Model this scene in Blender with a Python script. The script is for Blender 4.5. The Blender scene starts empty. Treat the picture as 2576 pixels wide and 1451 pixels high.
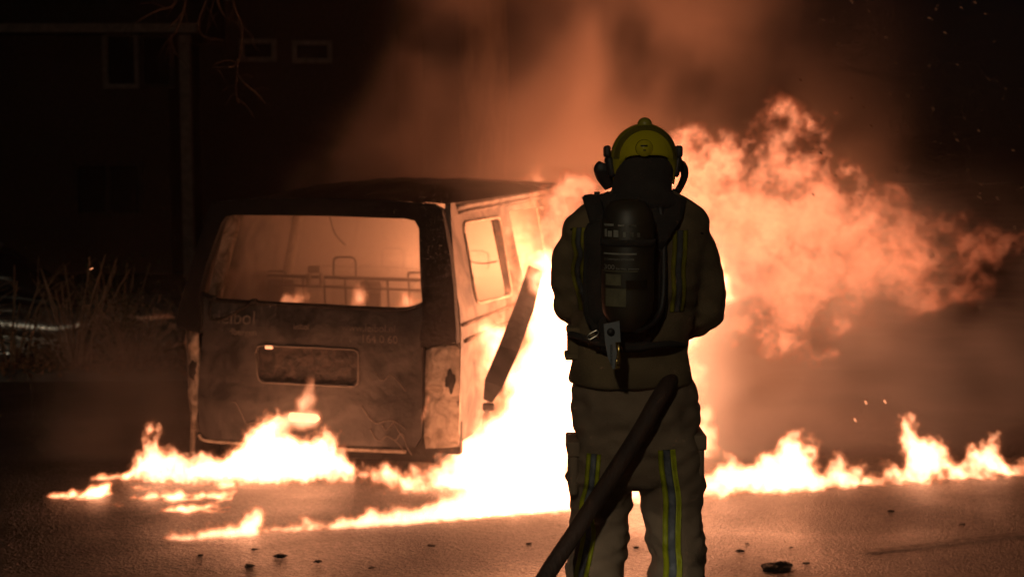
import bpy, bmesh, math, random
import numpy as np
from mathutils import Vector, Matrix, noise as mnoise
from mathutils.bvhtree import BVHTree
random.seed(7); rng = np.random.default_rng(7)
S = bpy.context.scene; C = S.collection
# ---------------------------------------------------------------- camera, night sky, lamps, exposure
F, CX, CY, HC = 3556., 1288., 725.5, 1.79          # photograph measured at 2576 px width
PITCH = math.atan((CY - 400) / F); cp, sp = math.cos(PITCH), math.sin(PITCH)
cam = bpy.data.cameras.new('camera'); co = bpy.data.objects.new('camera', cam); C.objects.link(co)
co.location = (0, 0, HC); co.rotation_euler = (math.pi / 2 - PITCH, 0, 0)
cam.sensor_width = 36; cam.lens = F / 2576 * 36; cam.clip_end = 400; cam.clip_start = .1
cam.dof.use_dof = True; cam.dof.focus_distance = 4.55; cam.dof.aperture_fstop = 3.6
S.camera = co
W = bpy.data.worlds.new('World'); S.world = W; W.use_nodes = True
wn = W.node_tree; bg = wn.nodes['Background']
sky = wn.nodes.new('ShaderNodeTexSky'); sky.sky_type = 'NISHITA'; sky.sun_disc = False
sky.sun_elevation = math.radians(35); sky.sun_rotation = math.radians(200)
wn.links.new(sky.outputs[0], bg.inputs[0]); bg.inputs[1].default_value = .00012
sl = bpy.data.lights.new('moon', 'SUN'); sl.energy = .012; sl.angle = math.radians(2); sl.color = (1, .84, .6)
so = bpy.data.objects.new('moon', sl); C.objects.link(so); so.rotation_euler = (math.radians(58), 0, math.radians(-22))
# headlamp of the fire engine standing behind the photographer: lights the trousers of the firefighter
hl = bpy.data.lights.new('headlamp', 'SPOT'); hl.energy = 360; hl.color = (1, .88, .68); hl.spot_size = math.radians(12); hl.spot_blend = 1; hl.shadow_soft_size = .05
ho = bpy.data.objects.new('headlamp', hl); C.objects.link(ho); ho.location = (-2.6, -1.2, .7)
ho.rotation_euler = (Vector((.42, 4.6, .08)) - Vector(ho.location)).to_track_quat('-Z', 'Y').to_euler()
# street lamp behind the photographer: its glint shows on the helmet
pl_ = bpy.data.lights.new('street_lamp_light', 'POINT'); pl_.energy = 240; pl_.color = (1, .86, .6); pl_.shadow_soft_size = .12
po_ = bpy.data.objects.new('street_lamp_light', pl_); C.objects.link(po_); po_.location = (-.9, -1.8, 4.2)
S.view_settings.view_transform = 'Standard'; S.view_settings.look = 'None'; S.view_settings.exposure = 0; S.view_settings.gamma = 1
S.cycles.use_denoising = True
S.cycles.volume_max_steps = 160; S.cycles.volume_step_rate = 2.4; S.cycles.use_adaptive_sampling = True; S.cycles.adaptive_threshold = .03
S.cycles.max_bounces = 6; S.cycles.volume_bounces = 1; S.cycles.transparent_max_bounces = 8
S.cycles.sample_clamp_indirect = 4; S.cycles.sample_clamp_direct = 0
FIRE = (1, .35, .15)
HAZE_DENSITY = .0016

def at(px, py, Y):                                     # a point seen at a pixel, at distance Y
    a = (px - CX) / F; b = -(py - CY) / F
    d = Vector((a, cp + b * sp, -sp + b * cp)); return Vector((0, 0, HC)) + d * (Y / d.y)
def gz(y):                                             # the road falls away from the firefighter towards the van
    return 0. if y < 4.9 else -.05 * (y - 4.9) if y < 9.8 else -.245 if y < 13.6 else max(-.245 - .2 * (y - 13.6), -.49)
# ---------------------------------------------------------------- helpers
def tag(o, label=None, cat=None, group=None, kind=None):
    for k, v in (('label', label), ('category', cat), ('group', group), ('kind', kind)):
        if v: o[k] = v
    return o
def thing(name, label, cat, loc=(0, 0, 0), rz=0, group=None, kind=None):
    o = bpy.data.objects.new(name, None); C.objects.link(o); o.location = loc; o.rotation_euler = (0, 0, rz)
    o.empty_display_size = .1
    return tag(o, label, cat, group, kind)
def obj(name, me, m=None, parent=None, smooth=True):
    if isinstance(me, bmesh.types.BMesh):
        bm = me; me = bpy.data.meshes.new(name); bmesh.ops.recalc_face_normals(bm, faces=bm.faces); bm.to_mesh(me); bm.free()
    me.name = name
    if m: me.materials.clear(); me.materials.append(m)
    if smooth: me.polygons.foreach_set('use_smooth', [True] * len(me.polygons))
    o = bpy.data.objects.new(name, me); C.objects.link(o)
    if parent: o.parent = parent
    return o
def sharp(o, ang=35):
    me = o.data; bm = bmesh.new(); bm.from_mesh(me)
    for e in bm.edges:
        if len(e.link_faces) == 2 and e.calc_face_angle(0) > math.radians(ang): e.smooth = False
    bm.to_mesh(me); bm.free(); return o
def bx(bm, c, s, rot=None, bevel=0):
    r = bmesh.ops.create_cube(bm, size=1); vs = r['verts']
    for v in vs: v.co = Vector((v.co.x * s[0], v.co.y * s[1], v.co.z * s[2]))
    if bevel:
        es = list({e for v in vs for e in v.link_edges})
        r = bmesh.ops.bevel(bm, geom=es, offset=bevel, segments=2, affect='EDGES', profile=.5); vs = list({v for f in r['faces'] for v in f.verts} | {v for v in vs if v.is_valid})
    m = Matrix.Translation(c) @ (rot.to_4x4() if rot else Matrix())
    for v in vs: v.co = m @ v.co
    return vs
def spline(pts, n=6):
    P = [Vector(p) for p in pts]
    if len(P) < 3: return P
    out = []
    for i in range(len(P) - 1):
        p0 = P[max(i - 1, 0)]; p1 = P[i]; p2 = P[i + 1]; p3 = P[min(i + 2, len(P) - 1)]
        for k in range(n):
            t = k / n
            out.append(.5 * ((2 * p1) + (p2 - p0) * t + (2 * p0 - 5 * p1 + 4 * p2 - p3) * t * t + (3 * p1 - p0 - 3 * p2 + p3) * t ** 3))
    out.append(P[-1]); return out
def tube(bm, pts, rad, n=8, flat=1., cap=True):
    P = [Vector(p) for p in pts]; N = len(P)
    R = [rad] * N if not hasattr(rad, '__len__') else [rad[0] + 0 * i if len(rad) == 1 else float(np.interp(i / (N - 1), np.linspace(0, 1, len(rad)), rad)) for i in range(N)]
    t0 = (P[1] - P[0]).normalized(); up = Vector((0, 0, 1)) if abs(t0.z) < .9 else Vector((1, 0, 0))
    u = t0.cross(up).normalized(); rings = []
    for i in range(N):
        t = (P[min(i + 1, N - 1)] - P[max(i - 1, 0)])
        t = t.normalized() if t.length > 1e-9 else t0
        u = (u - t * u.dot(t)).normalized(); w = t.cross(u)
        rings.append([bm.verts.new(P[i] + (u * math.cos(2 * math.pi * k / n) + w * math.sin(2 * math.pi * k / n) * flat) * R[i]) for k in range(n)])
    for a, b in zip(rings, rings[1:]):
        for k in range(n): bm.faces.new((a[k], a[(k + 1) % n], b[(k + 1) % n], b[k]))
    if cap: bm.faces.new(rings[0][::-1]); bm.faces.new(rings[-1])
    return bm
def loft(bm, rings, n=28, e=2.3):                      # rings: (cx, cy, z, rx, ry)
    R = []
    for cx, cy, z, rx, ry in rings:
        r = []
        for k in range(n):
            a = 2 * math.pi * k / n; c, s = math.cos(a), math.sin(a)
            r.append(bm.verts.new((cx + rx * math.copysign(abs(c) ** (2 / e), c), cy + ry * math.copysign(abs(s) ** (2 / e), s), z)))
        R.append(r)
    for a, b in zip(R, R[1:]):
        for k in range(n): bm.faces.new((a[k], a[(k + 1) % n], b[(k + 1) % n], b[k]))
    bm.faces.new(R[0][::-1]); bm.faces.new(R[-1]); return bm
def fused(bm, voxel=.012, smooth=5):                   # one continuous surface out of crossing closed shapes
    bmesh.ops.recalc_face_normals(bm, faces=bm.faces)
    me = bpy.data.meshes.new('t'); bm.to_mesh(me); bm.free(); o = bpy.data.objects.new('t', me); C.objects.link(o)
    m = o.modifiers.new('r', 'REMESH'); m.mode = 'VOXEL'; m.voxel_size = voxel
    m = o.modifiers.new('s', 'SMOOTH'); m.iterations = smooth; m.factor = .5
    r = bpy.data.meshes.new_from_object(o.evaluated_get(bpy.context.evaluated_depsgraph_get()))
    bpy.data.objects.remove(o); return r
def wrinkle(me, amp, fn):
    n = len(me.vertices); co_ = np.empty(n * 3); me.vertices.foreach_get('co', co_); no = np.empty(n * 3); me.vertex_normals.foreach_get('vector', no)
    co_ = co_.reshape(-1, 3); no = no.reshape(-1, 3)
    d = np.array([fn(Vector(c)) for c in co_]) * amp
    co_ += no * d[:, None]; me.vertices.foreach_set('co', co_.ravel()); me.update(); return me
def rounded(poly, r, n=4):                             # rounded corners of a closed 2D outline
    out = []; N = len(poly); r = r if hasattr(r, '__len__') else [r] * N
    for i in range(N):
        p = Vector(poly[i]); a = Vector(poly[i - 1]) - p; b = Vector(poly[(i + 1) % N]) - p
        q = min(r[i], a.length * .45, b.length * .45)
        if q < 1e-4: out.append(tuple(p)); continue
        A = p + a.normalized() * q; B = p + b.normalized() * q
        for k in range(n + 1):
            t = k / n; out.append(tuple(A * (1 - t) ** 2 + p * 2 * t * (1 - t) + B * t * t))
    return out
def sheet(outline, holes=(), thick=.04, cuts=(), cuts_u=(), fn=None):   # a cut-out plate: 2D outline with holes, bent through fn(u, v, w)
    cu = bpy.data.curves.new('t', 'CURVE'); cu.dimensions = '2D'; cu.fill_mode = 'BOTH'; cu.extrude = thick / 2
    for pl in [outline] + list(holes):
        s = cu.splines.new('POLY'); s.points.add(len(pl) - 1); s.use_cyclic_u = True
        for p, q in zip(s.points, pl): p.co = (q[0], q[1], 0, 1)
    o = bpy.data.objects.new('t', cu); C.objects.link(o)
    me = bpy.data.meshes.new_from_object(o.evaluated_get(bpy.context.evaluated_depsgraph_get()))
    bpy.data.objects.remove(o); bm = bmesh.new(); bm.from_mesh(me); bmesh.ops.remove_doubles(bm, verts=bm.verts, dist=1e-5)
    for v in cuts: bmesh.ops.bisect_plane(bm, geom=bm.verts[:] + bm.edges[:] + bm.faces[:], plane_co=(0, v, 0), plane_no=(0, 1, 0))
    for u in cuts_u: bmesh.ops.bisect_plane(bm, geom=bm.verts[:] + bm.edges[:] + bm.faces[:], plane_co=(u, 0, 0), plane_no=(1, 0, 0))
    for v in bm.verts: v.co = Vector(fn(v.co.x, v.co.y, v.co.z))
    return bm
def text(s, size, m, parent, loc, rot, name='lettering', depth=.001):
    cu = bpy.data.curves.new('t', 'FONT'); cu.body = s; cu.size = size; cu.extrude = depth
    o = bpy.data.objects.new('t', cu); C.objects.link(o)
    me = bpy.data.meshes.new_from_object(o.evaluated_get(bpy.context.evaluated_depsgraph_get())); bpy.data.objects.remove(o)
    t = obj(name, me, m, parent, False); t.location = loc; t.rotation_euler = rot; return t
# ---------------------------------------------------------------- materials
def mat(name, c1, c2=None, scale=4., rough=.6, metal=0., bump=0., bscale=60., lo=.4, hi=.62, detail=5., dist=.3, r2=None, stretch=(1, 1, 1), coat=0., emit=None, es=0.):
    m = bpy.data.materials.new(name); m.use_nodes = True; nt = m.node_tree; b = nt.nodes['Principled BSDF']
    b.inputs['Base Color'].default_value = (*c1, 1); b.inputs['Roughness'].default_value = rough; b.inputs['Metallic'].default_value = metal
    b.inputs['Coat Weight'].default_value = coat
    if emit: b.inputs['Emission Color'].default_value = (*emit, 1); b.inputs['Emission Strength'].default_value = es
    tc = nt.nodes.new('ShaderNodeTexCoord'); mp = nt.nodes.new('ShaderNodeMapping'); mp.inputs['Scale'].default_value = stretch
    nt.links.new(tc.outputs['Object'], mp.inputs[0])
    if c2:
        n = nt.nodes.new('ShaderNodeTexNoise'); n.inputs['Scale'].default_value = scale; n.inputs['Detail'].default_value = detail; n.inputs['Distortion'].default_value = dist
        nt.links.new(mp.outputs[0], n.inputs['Vector'])
        r = nt.nodes.new('ShaderNodeValToRGB'); r.color_ramp.elements[0].position = lo; r.color_ramp.elements[1].position = hi
        r.color_ramp.elements[0].color = (*c1, 1); r.color_ramp.elements[1].color = (*c2, 1)
        nt.links.new(n.outputs[0], r.inputs[0]); nt.links.new(r.outputs[0], b.inputs['Base Color'])
        if r2 is not None:
            q = nt.nodes.new('ShaderNodeMapRange'); q.inputs[1].default_value = lo; q.inputs[2].default_value = hi; q.inputs[3].default_value = rough; q.inputs[4].default_value = r2
            nt.links.new(n.outputs[0], q.inputs[0]); nt.links.new(q.outputs[0], b.inputs['Roughness'])
    if bump:
        n = nt.nodes.new('ShaderNodeTexNoise'); n.inputs['Scale'].default_value = bscale; n.inputs['Detail'].default_value = 4
        nt.links.new(mp.outputs[0], n.inputs['Vector'])
        u = nt.nodes.new('ShaderNodeBump'); u.inputs['Strength'].default_value = bump; u.inputs['Distance'].default_value = .02
        nt.links.new(n.outputs[0], u.inputs['Height']); nt.links.new(u.outputs[0], b.inputs['Normal'])
    return m
def flame_core_mat(name, k):
    m = bpy.data.materials.new(name); m.use_nodes = True; nt = m.node_tree; nt.nodes.remove(nt.nodes['Principled BSDF'])
    e = nt.nodes.new('ShaderNodeEmission'); e.inputs[0].default_value = (*FIRE, 1); e.inputs[1].default_value = k
    nt.links.new(e.outputs[0], nt.nodes['Material Output'].inputs['Surface']); return m
def flame_mat(name, strength, power=1.5, absorb=0., lo=(1, .23, .07), hi=(1, .40, .2)):
    m = bpy.data.materials.new(name); m.use_nodes = True; nt = m.node_tree; nt.nodes.remove(nt.nodes['Principled BSDF']); L = nt.links.new
    a = nt.nodes.new('ShaderNodeAttribute'); a.attribute_name = 'density'
    p = nt.nodes.new('ShaderNodeMath'); p.operation = 'POWER'; L(a.outputs['Fac'], p.inputs[0]); p.inputs[1].default_value = power
    s = nt.nodes.new('ShaderNodeMath'); s.operation = 'MULTIPLY'; L(p.outputs[0], s.inputs[0]); s.inputs[1].default_value = strength
    r = nt.nodes.new('ShaderNodeValToRGB'); r.color_ramp.elements[0].color = (*lo, 1); r.color_ramp.elements[1].color = (*hi, 1); L(a.outputs['Fac'], r.inputs[0])
    e = nt.nodes.new('ShaderNodeEmission'); L(r.outputs[0], e.inputs[0]); L(s.outputs[0], e.inputs[1]); out = e.outputs[0]
    if absorb:
        q = nt.nodes.new('ShaderNodeMath'); q.operation = 'MULTIPLY'; L(a.outputs['Fac'], q.inputs[0]); q.inputs[1].default_value = absorb
        v = nt.nodes.new('ShaderNodeVolumeAbsorption'); v.inputs[0].default_value = (.25, .16, .12, 1); L(q.outputs[0], v.inputs[1])
        ad = nt.nodes.new('ShaderNodeAddShader'); L(out, ad.inputs[0]); L(v.outputs[0], ad.inputs[1]); out = ad.outputs[0]
    L(out, nt.nodes['Material Output'].inputs['Volume']); return m
def smoke_mat(name, dens, col=(.75, .68, .62), aniso=.3, grid=True):
    m = bpy.data.materials.new(name); m.use_nodes = True; nt = m.node_tree; nt.nodes.remove(nt.nodes['Principled BSDF']); L = nt.links.new
    v = nt.nodes.new('ShaderNodeVolumePrincipled'); v.inputs['Color'].default_value = (*col, 1); v.inputs['Anisotropy'].default_value = aniso
    v.inputs['Density Attribute'].default_value = ''; v.inputs['Density'].default_value = dens
    if grid:
        a = nt.nodes.new('ShaderNodeAttribute'); a.attribute_name = 'density'
        s = nt.nodes.new('ShaderNodeMath'); s.operation = 'MULTIPLY'; L(a.outputs['Fac'], s.inputs[0]); s.inputs[1].default_value = dens; L(s.outputs[0], v.inputs['Density'])
    L(v.outputs[0], nt.nodes['Material Output'].inputs['Volume']); return m
# ---------------------------------------------------------------- noise and volume grids (numpy)
PERM = rng.permutation(512).astype(np.int64); GRAD = rng.normal(size=(512, 3)); GRAD /= np.linalg.norm(GRAD, axis=1)[:, None]; GRAD = GRAD.astype(np.float32)
def pn(x, y, z, seed=0):
    xi = np.floor(x).astype(np.int64); yi = np.floor(y).astype(np.int64); zi = np.floor(z).astype(np.int64)
    xf = (x - xi).astype(np.float32); yf = (y - yi).astype(np.float32); zf = (z - zi).astype(np.float32)
    f = lambda t: t * t * t * (t * (t * 6 - 15) + 10)
    u, v, w = f(xf), f(yf), f(zf); out = 0
    for dx in (0, 1):
        px_ = PERM[(xi + dx + seed * 57) & 511]
        for dy in (0, 1):
            py_ = PERM[(px_ + yi + dy) & 511]
            for dz in (0, 1):
                g = GRAD[PERM[(py_ + zi + dz) & 511]]
                d = g[..., 0] * (xf - dx) + g[..., 1] * (yf - dy) + g[..., 2] * (zf - dz)
                out = out + d * (u if dx else 1 - u) * (v if dy else 1 - v) * (w if dz else 1 - w)
    return out * 1.5
def fbm(x, y, z, o=4, seed=0, g=.5):
    a, s, f = 1., 0, 1.
    for i in range(o): s = s + a * pn(x * f, y * f, z * f, seed + i); a *= g; f *= 2.03
    return s
def sdf(poly, X, Z):                                   # signed distance (inside positive) to a closed 2D outline
    P = np.array(poly, float); d2 = np.full(X.shape, 1e9); ins = np.zeros(X.shape, bool)
    for i in range(len(P)):
        a, b = P[i], P[(i + 1) % len(P)]; e = b - a; wx = X - a[0]; wz = Z - a[1]
        t = np.clip((wx * e[0] + wz * e[1]) / max(e @ e, 1e-9), 0, 1)
        d2 = np.minimum(d2, (wx - e[0] * t) ** 2 + (wz - e[1] * t) ** 2)
        c = (a[1] <= Z) != (b[1] <= Z)
        with np.errstate(divide='ignore', invalid='ignore'): xx = a[0] + (Z - a[1]) * e[0] / (e[1] if e[1] else 1e-12)
        ins ^= c & (X < xx)
    d = np.sqrt(d2); return np.where(ins, d, -d)
def grid_nodes(lo, hi, res, m, iso=None, src=None):
    ng = bpy.data.node_groups.new('grid_to_volume', 'GeometryNodeTree')
    ng.interface.new_socket('Geometry', in_out='INPUT', socket_type='NodeSocketGeometry'); ng.interface.new_socket('Geometry', in_out='OUTPUT', socket_type='NodeSocketGeometry')
    N = ng.nodes.new; L = ng.links.new; gi = N('NodeGroupInput'); go = N('NodeGroupOutput')
    pos = N('GeometryNodeInputPosition'); sx = N('ShaderNodeSeparateXYZ'); L(pos.outputs[0], sx.inputs[0]); ids = []
    for i in range(3):
        mr = N('ShaderNodeMapRange'); mr.clamp = True; L(sx.outputs[i], mr.inputs[0])
        for k, v in zip((1, 2, 3, 4), (lo[i], hi[i], 0, res[i] - 1)): mr.inputs[k].default_value = v
        r = N('ShaderNodeMath'); r.operation = 'ROUND'; L(mr.outputs[0], r.inputs[0]); ids.append(r.outputs[0])
    def ma(a, k, b):
        q = N('ShaderNodeMath'); q.operation = 'MULTIPLY_ADD'; L(a, q.inputs[0]); q.inputs[1].default_value = k; L(b, q.inputs[2]); return q.outputs[0]
    idx = ma(ids[2], res[1], ids[1]); idx = ma(idx, res[0], ids[0])
    at_ = N('GeometryNodeInputNamedAttribute'); at_.data_type = 'FLOAT'; at_.inputs[0].default_value = 'd'
    si = N('GeometryNodeSampleIndex'); si.data_type = 'FLOAT'; si.domain = 'POINT'; si.clamp = True
    if src:
        oi = N('GeometryNodeObjectInfo'); oi.inputs[0].default_value = src; L(oi.outputs['Geometry'], si.inputs['Geometry'])
    else: L(gi.outputs[0], si.inputs['Geometry'])
    L(at_.outputs[0], si.inputs['Value']); L(idx, si.inputs['Index'])
    vc = N('GeometryNodeVolumeCube'); L(si.outputs[0], vc.inputs['Density']); vc.inputs['Background'].default_value = 0
    vc.inputs['Min'].default_value = lo; vc.inputs['Max'].default_value = hi
    for k, v in zip('XYZ', res): vc.inputs['Resolution ' + k].default_value = v
    out = vc.outputs[0]
    if iso is not None:
        vm = N('GeometryNodeVolumeToMesh'); vm.inputs['Threshold'].default_value = iso; vm.inputs['Adaptivity'].default_value = .0; L(out, vm.inputs['Volume']); out = vm.outputs[0]
    sm = N('GeometryNodeSetMaterial'); sm.inputs['Material'].default_value = m; L(out, sm.inputs['Geometry']); L(sm.outputs[0], go.inputs[0]); return ng
def grid_object(name, d, lo, hi, m, parent=None, iso=None):   # d[z, y, x]
    nz, ny, nx = d.shape
    zz, yy, xx = np.meshgrid(np.linspace(lo[2], hi[2], nz), np.linspace(lo[1], hi[1], ny), np.linspace(lo[0], hi[0], nx), indexing='ij')
    me = bpy.data.meshes.new(name); me.vertices.add(d.size); me.vertices.foreach_set('co', np.stack([xx, yy, zz], -1).astype(np.float32).ravel())
    a = me.attributes.new('d', 'FLOAT', 'POINT'); a.data.foreach_set('value', d.astype(np.float32).ravel()); me.materials.append(m)
    src = bpy.data.objects.new('t', me)                  # voxel values only, never linked to the scene
    if iso is None:
        vd = bpy.data.volumes.new(name); vd.materials.append(m); o = bpy.data.objects.new(name, vd)
        if parent: o.parent = parent
    else: o = bpy.data.objects.new('t', me)
    C.objects.link(o)
    mo = o.modifiers.new('volume', 'NODES'); mo.node_group = grid_nodes(lo, hi, (nx, ny, nz), m, iso, src if iso is None else None)
    if iso is None: return o
    r = bpy.data.meshes.new_from_object(o.evaluated_get(bpy.context.evaluated_depsgraph_get())); bpy.data.objects.remove(o)
    if not len(r.polygons): return None
    bm = bmesh.new(); bm.from_mesh(r); seen = set(); best = []          # the core is the largest connected body of flame
    for v in bm.verts:
        if v in seen: continue
        st = [v]; seen.add(v); isl = []
        while st:
            q = st.pop(); isl.append(q)
            for e in q.link_edges:
                w = e.other_vert(q)
                if w not in seen: seen.add(w); st.append(w)
        if len(isl) > len(best): best = isl
    keep = set(best); bmesh.ops.delete(bm, geom=[v for v in bm.verts if v not in keep], context='VERTS'); bm.to_mesh(r); bm.free()
    return obj(name, r, m, parent)
# ---------------------------------------------------------------- the setting
def ground_mesh():
    bm = bmesh.new()
    xs = sorted(set([-90, -60, -40, -25, -16] + [round(-11 + .25 * i, 3) for i in range(89)] + [16, 25, 40, 60, 90]))
    ysv = sorted(set([-30, -18, -10, -5, -2] + [round(0 + .2 * i, 3) for i in range(78)] + [17, 20, 26, 34, 50, 80, 130]))
    vs = [[bm.verts.new((x, y, gz(y) + (.006 * mnoise.noise(Vector((x * .9, y * .9, 3))) if abs(x) < 9 and 3 < y < 13 else 0))) for x in xs] for y in ysv]
    for a, b in zip(vs, vs[1:]):
        for i in range(len(xs) - 1): bm.faces.new((a[i], a[i + 1], b[i + 1], b[i]))
    return bm
def asphalt():
    m = mat('asphalt', (.030, .027, .024), (.105, .092, .081), scale=.8, rough=.62, r2=.33, bump=.0, detail=8, lo=.34, hi=.68); nt = m.node_tree; L = nt.links.new; b = nt.nodes['Principled BSDF']
    tc = nt.nodes.new('ShaderNodeTexCoord'); src = b.inputs['Base Color'].links[0].from_socket
    v = nt.nodes.new('ShaderNodeTexVoronoi'); v.inputs['Scale'].default_value = 70; L(tc.outputs['Object'], v.inputs['Vector'])
    r = nt.nodes.new('ShaderNodeMapRange'); r.inputs[1].default_value = .1; r.inputs[2].default_value = .95; r.inputs[3].default_value = .35; r.inputs[4].default_value = 2.1
    sp = nt.nodes.new('ShaderNodeSeparateColor'); L(v.outputs['Color'], sp.inputs[0]); L(sp.outputs[0], r.inputs[0])
    mx = nt.nodes.new('ShaderNodeVectorMath'); mx.operation = 'SCALE'; L(src, mx.inputs[0]); L(r.outputs[0], mx.inputs['Scale']); L(mx.outputs[0], b.inputs['Base Color'])
    n = nt.nodes.new('ShaderNodeTexNoise'); n.inputs['Scale'].default_value = 26; n.inputs['Detail'].default_value = 7; n.inputs['Roughness'].default_value = .7; L(tc.outputs['Object'], n.inputs['Vector'])
    u = nt.nodes.new('ShaderNodeBump'); u.inputs['Strength'].default_value = 1; u.inputs['Distance'].default_value = .028; L(n.outputs[0], u.inputs['Height'])
    u2 = nt.nodes.new('ShaderNodeBump'); u2.inputs['Strength'].default_value = .8; u2.inputs['Distance'].default_value = .008; L(v.outputs['Distance'], u2.inputs['Height']); L(u.outputs[0], u2.inputs['Normal']); L(u2.outputs[0], b.inputs['Normal']); return m
m_asphalt = asphalt()
m_kerb = mat('kerb_stone', (.09, .085, .08), (.16, .15, .14), scale=9, rough=.8, bump=.4)
m_soil = mat('soil', (.02, .015, .01), (.06, .04, .025), scale=14, rough=.95, bump=1, bscale=25)
m_paint = mat('road_paint', (.05, .045, .04), (.20, .18, .16), scale=22, rough=.6, bump=.3, bscale=80)
tag(obj('road', ground_mesh(), m_asphalt), 'wet dark asphalt road strewn with grit', 'road', kind='structure')
def strip(name, p, q, w, h, m, z=0., n=24, sink=.05):          # a low kerb or lip following the ground from p to q
    bm = bmesh.new(); p = Vector(p); q = Vector(q); d = (q - p).normalized(); s = Vector((-d.y, d.x)); rows = []
    for i in range(n + 1):
        c = p + (q - p) * i / n; r = []
        for k, hh in ((-.5, -sink), (-.42, h * .8), (-.3, h), (.3, h), (.5, -sink)):
            t = c + s * w * k; r.append(bm.verts.new((t.x, t.y, gz(t.y) + hh + z)))
        rows.append(r)
    for a, b in zip(rows, rows[1:]):
        for k in range(4): bm.faces.new((a[k], a[k + 1], b[k + 1], b[k]))
    return obj(name, bm, m, smooth=False)
ga, gb = Vector((-1.728, 6.88)), Vector((3.166, 8.74))      # the burning gutter
tag(strip('kerb', (-12, 12.55), (-1.5, 13.1), .22, .10, m_kerb), 'pale kerb between the road and the shrub bed', 'kerb', kind='structure')
bm = bmesh.new()
for (x, y) in ((-14, 12.7), (-1.2, 13.25), (-1.0, 14.2), (-15, 14.0)): bm.verts.new((x, y, -.245 + .07))
bm.faces.new(bm.verts[:]); bmesh.ops.subdivide_edges(bm, edges=bm.edges[:], cuts=30, use_grid_fill=True)
for v in bm.verts: v.co.z += .05 * mnoise.noise(v.co * 1.3)
tag(obj('soil', bm, m_soil), 'bare dark planting bed behind the kerb', 'soil', kind='structure')
def mark(p, q, w):
    bm = bmesh.new(); n = 14; a = Vector(p); b = Vector(q); d = (b - a); s = Vector((-d.y, d.x)).normalized() * w / 2; R = []
    for i in range(n + 1):
        c = a + d * i / n; R.append([bm.verts.new((t.x, t.y, gz(t.y) + .010)) for t in (c - s, c + s)])
    for x, y in zip(R, R[1:]): bm.faces.new((x[0], x[1], y[1], y[0]))
    return bm
l1, l2 = at(2180, 1383, 6.62), at(2640, 1334, 7.1)
tag(obj('road_marking', mark((l1.x, l1.y), (l2.x, l2.y), .06), m_paint), 'worn pale line painted on the asphalt at right', 'road marking', kind='structure')

# houses far behind
m_wall = mat('dark_brick', (.035, .026, .02), (.07, .05, .038), scale=24, rough=.9, bump=.4)
m_white = mat('white_woodwork', (.16, .14, .12), (.24, .21, .18), scale=8, rough=.6)
m_glass = mat('dark_glass', (.012, .013, .015), rough=.12)
m_tile = mat('roof_tile', (.03, .025, .022), (.06, .045, .04), scale=12, rough=.85, bump=.6, bscale=20)
YH = 27.
def hp(px, py, y=YH): return at(px, py, y)
def window(parent, x0, z0, x1, z1, y, mull=0, m=None):
    bm = bmesh.new(); t = .09
    bx(bm, ((x0 + x1) / 2, y - .03, z1), (x1 - x0 + t, .1, t)); bx(bm, ((x0 + x1) / 2, y - .03, z0), (x1 - x0 + t, .1, t))
    for x in [x0, x1] + ([(x0 + x1) / 2] if mull else []): bx(bm, (x, y - .034, (z0 + z1) / 2), (t, .1, z1 - z0 - t))
    f = obj('window', bm, m or m_white, parent, False)
    bm = bmesh.new(); bx(bm, ((x0 + x1) / 2, y - .012, (z0 + z1) / 2), (x1 - x0 - .02, .02, z1 - z0 - .02)); obj('pane', bm, m_glass, f, False); return f
hr = thing('house', 'dark two storey house with a white gutter and downpipe, behind the shrubs', 'house', (0, YH, 0))
e0 = hp(-500, 45); e1 = hp(500, 76); zE = e1.z
bm = bmesh.new(); bx(bm, ((e0.x + e1.x - .6) / 2 - 2, 4, (zE - .4) / 2), (e1.x - e0.x + 3.4, 8, zE + .4)); obj('wall', bm, m_wall, hr, False)
bm = bmesh.new(); xa, xb = e0.x - 4, e1.x + .1
V = [bm.verts.new(p) for p in ((xa, -.5, zE - .1), (xb, -.5, zE - .1), (xb, 8.5, zE - .1), (xa, 8.5, zE - .1), (xa, 4, zE + 3.2), (xb, 4, zE + 3.2))]
for f in ((0, 1, 5, 4), (2, 3, 4, 5), (1, 2, 5), (3, 0, 4), (3, 2, 1, 0)): bm.faces.new([V[i] for i in f])
obj('roof', bm, m_tile, hr, False)
bm = bmesh.new(); bx(bm, ((xa + xb) / 2, -.58, zE - .02), (xb - xa, .13, .16)); obj('gutter', bm, m_white, hr, False)
p = hp(467, 80); q = hp(467, 340); bm = bmesh.new(); bx(bm, (p.x, -.08, (p.z - .4) / 2 - .05), (.2, .14, p.z + .4)); obj('downpipe', bm, m_white, hr, False)
a, b = hp(268, 218), hp(345, 86); window(hr, a.x, a.z, b.x, b.z, 0); a, b = hp(358, 218), hp(432, 90); window(hr, a.x, a.z, b.x, b.z, 0, m=m_tile)
a, b = hp(195, 540), hp(355, 412); window(hr, a.x, a.z, b.x, b.z, 0, 1, m=m_tile)
h2 = thing('house', 'dark flat fronted house with two small pale framed windows, left of the smoke', 'house', (0, 29, 0))
a = hp(500, 60, 29); b = hp(1000, 60, 29); bm = bmesh.new(); bx(bm, ((a.x + b.x) / 2, 4, 2.9), (b.x - a.x, 8, 6.6)); obj('wall', bm, m_wall, h2, False)
bm = bmesh.new(); bx(bm, ((a.x + b.x) / 2, 4, 6.27), (b.x - a.x + .4, 8.4, .14)); obj('roof', bm, m_tile, h2, False)
for x0, x1, y0, y1 in ((610, 690, 151, 105), (742, 830, 154, 109)):
    a, b = hp(x0, y0, 29), hp(x1, y1, 29); window(h2, a.x, a.z, b.x, b.z, 0)

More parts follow.
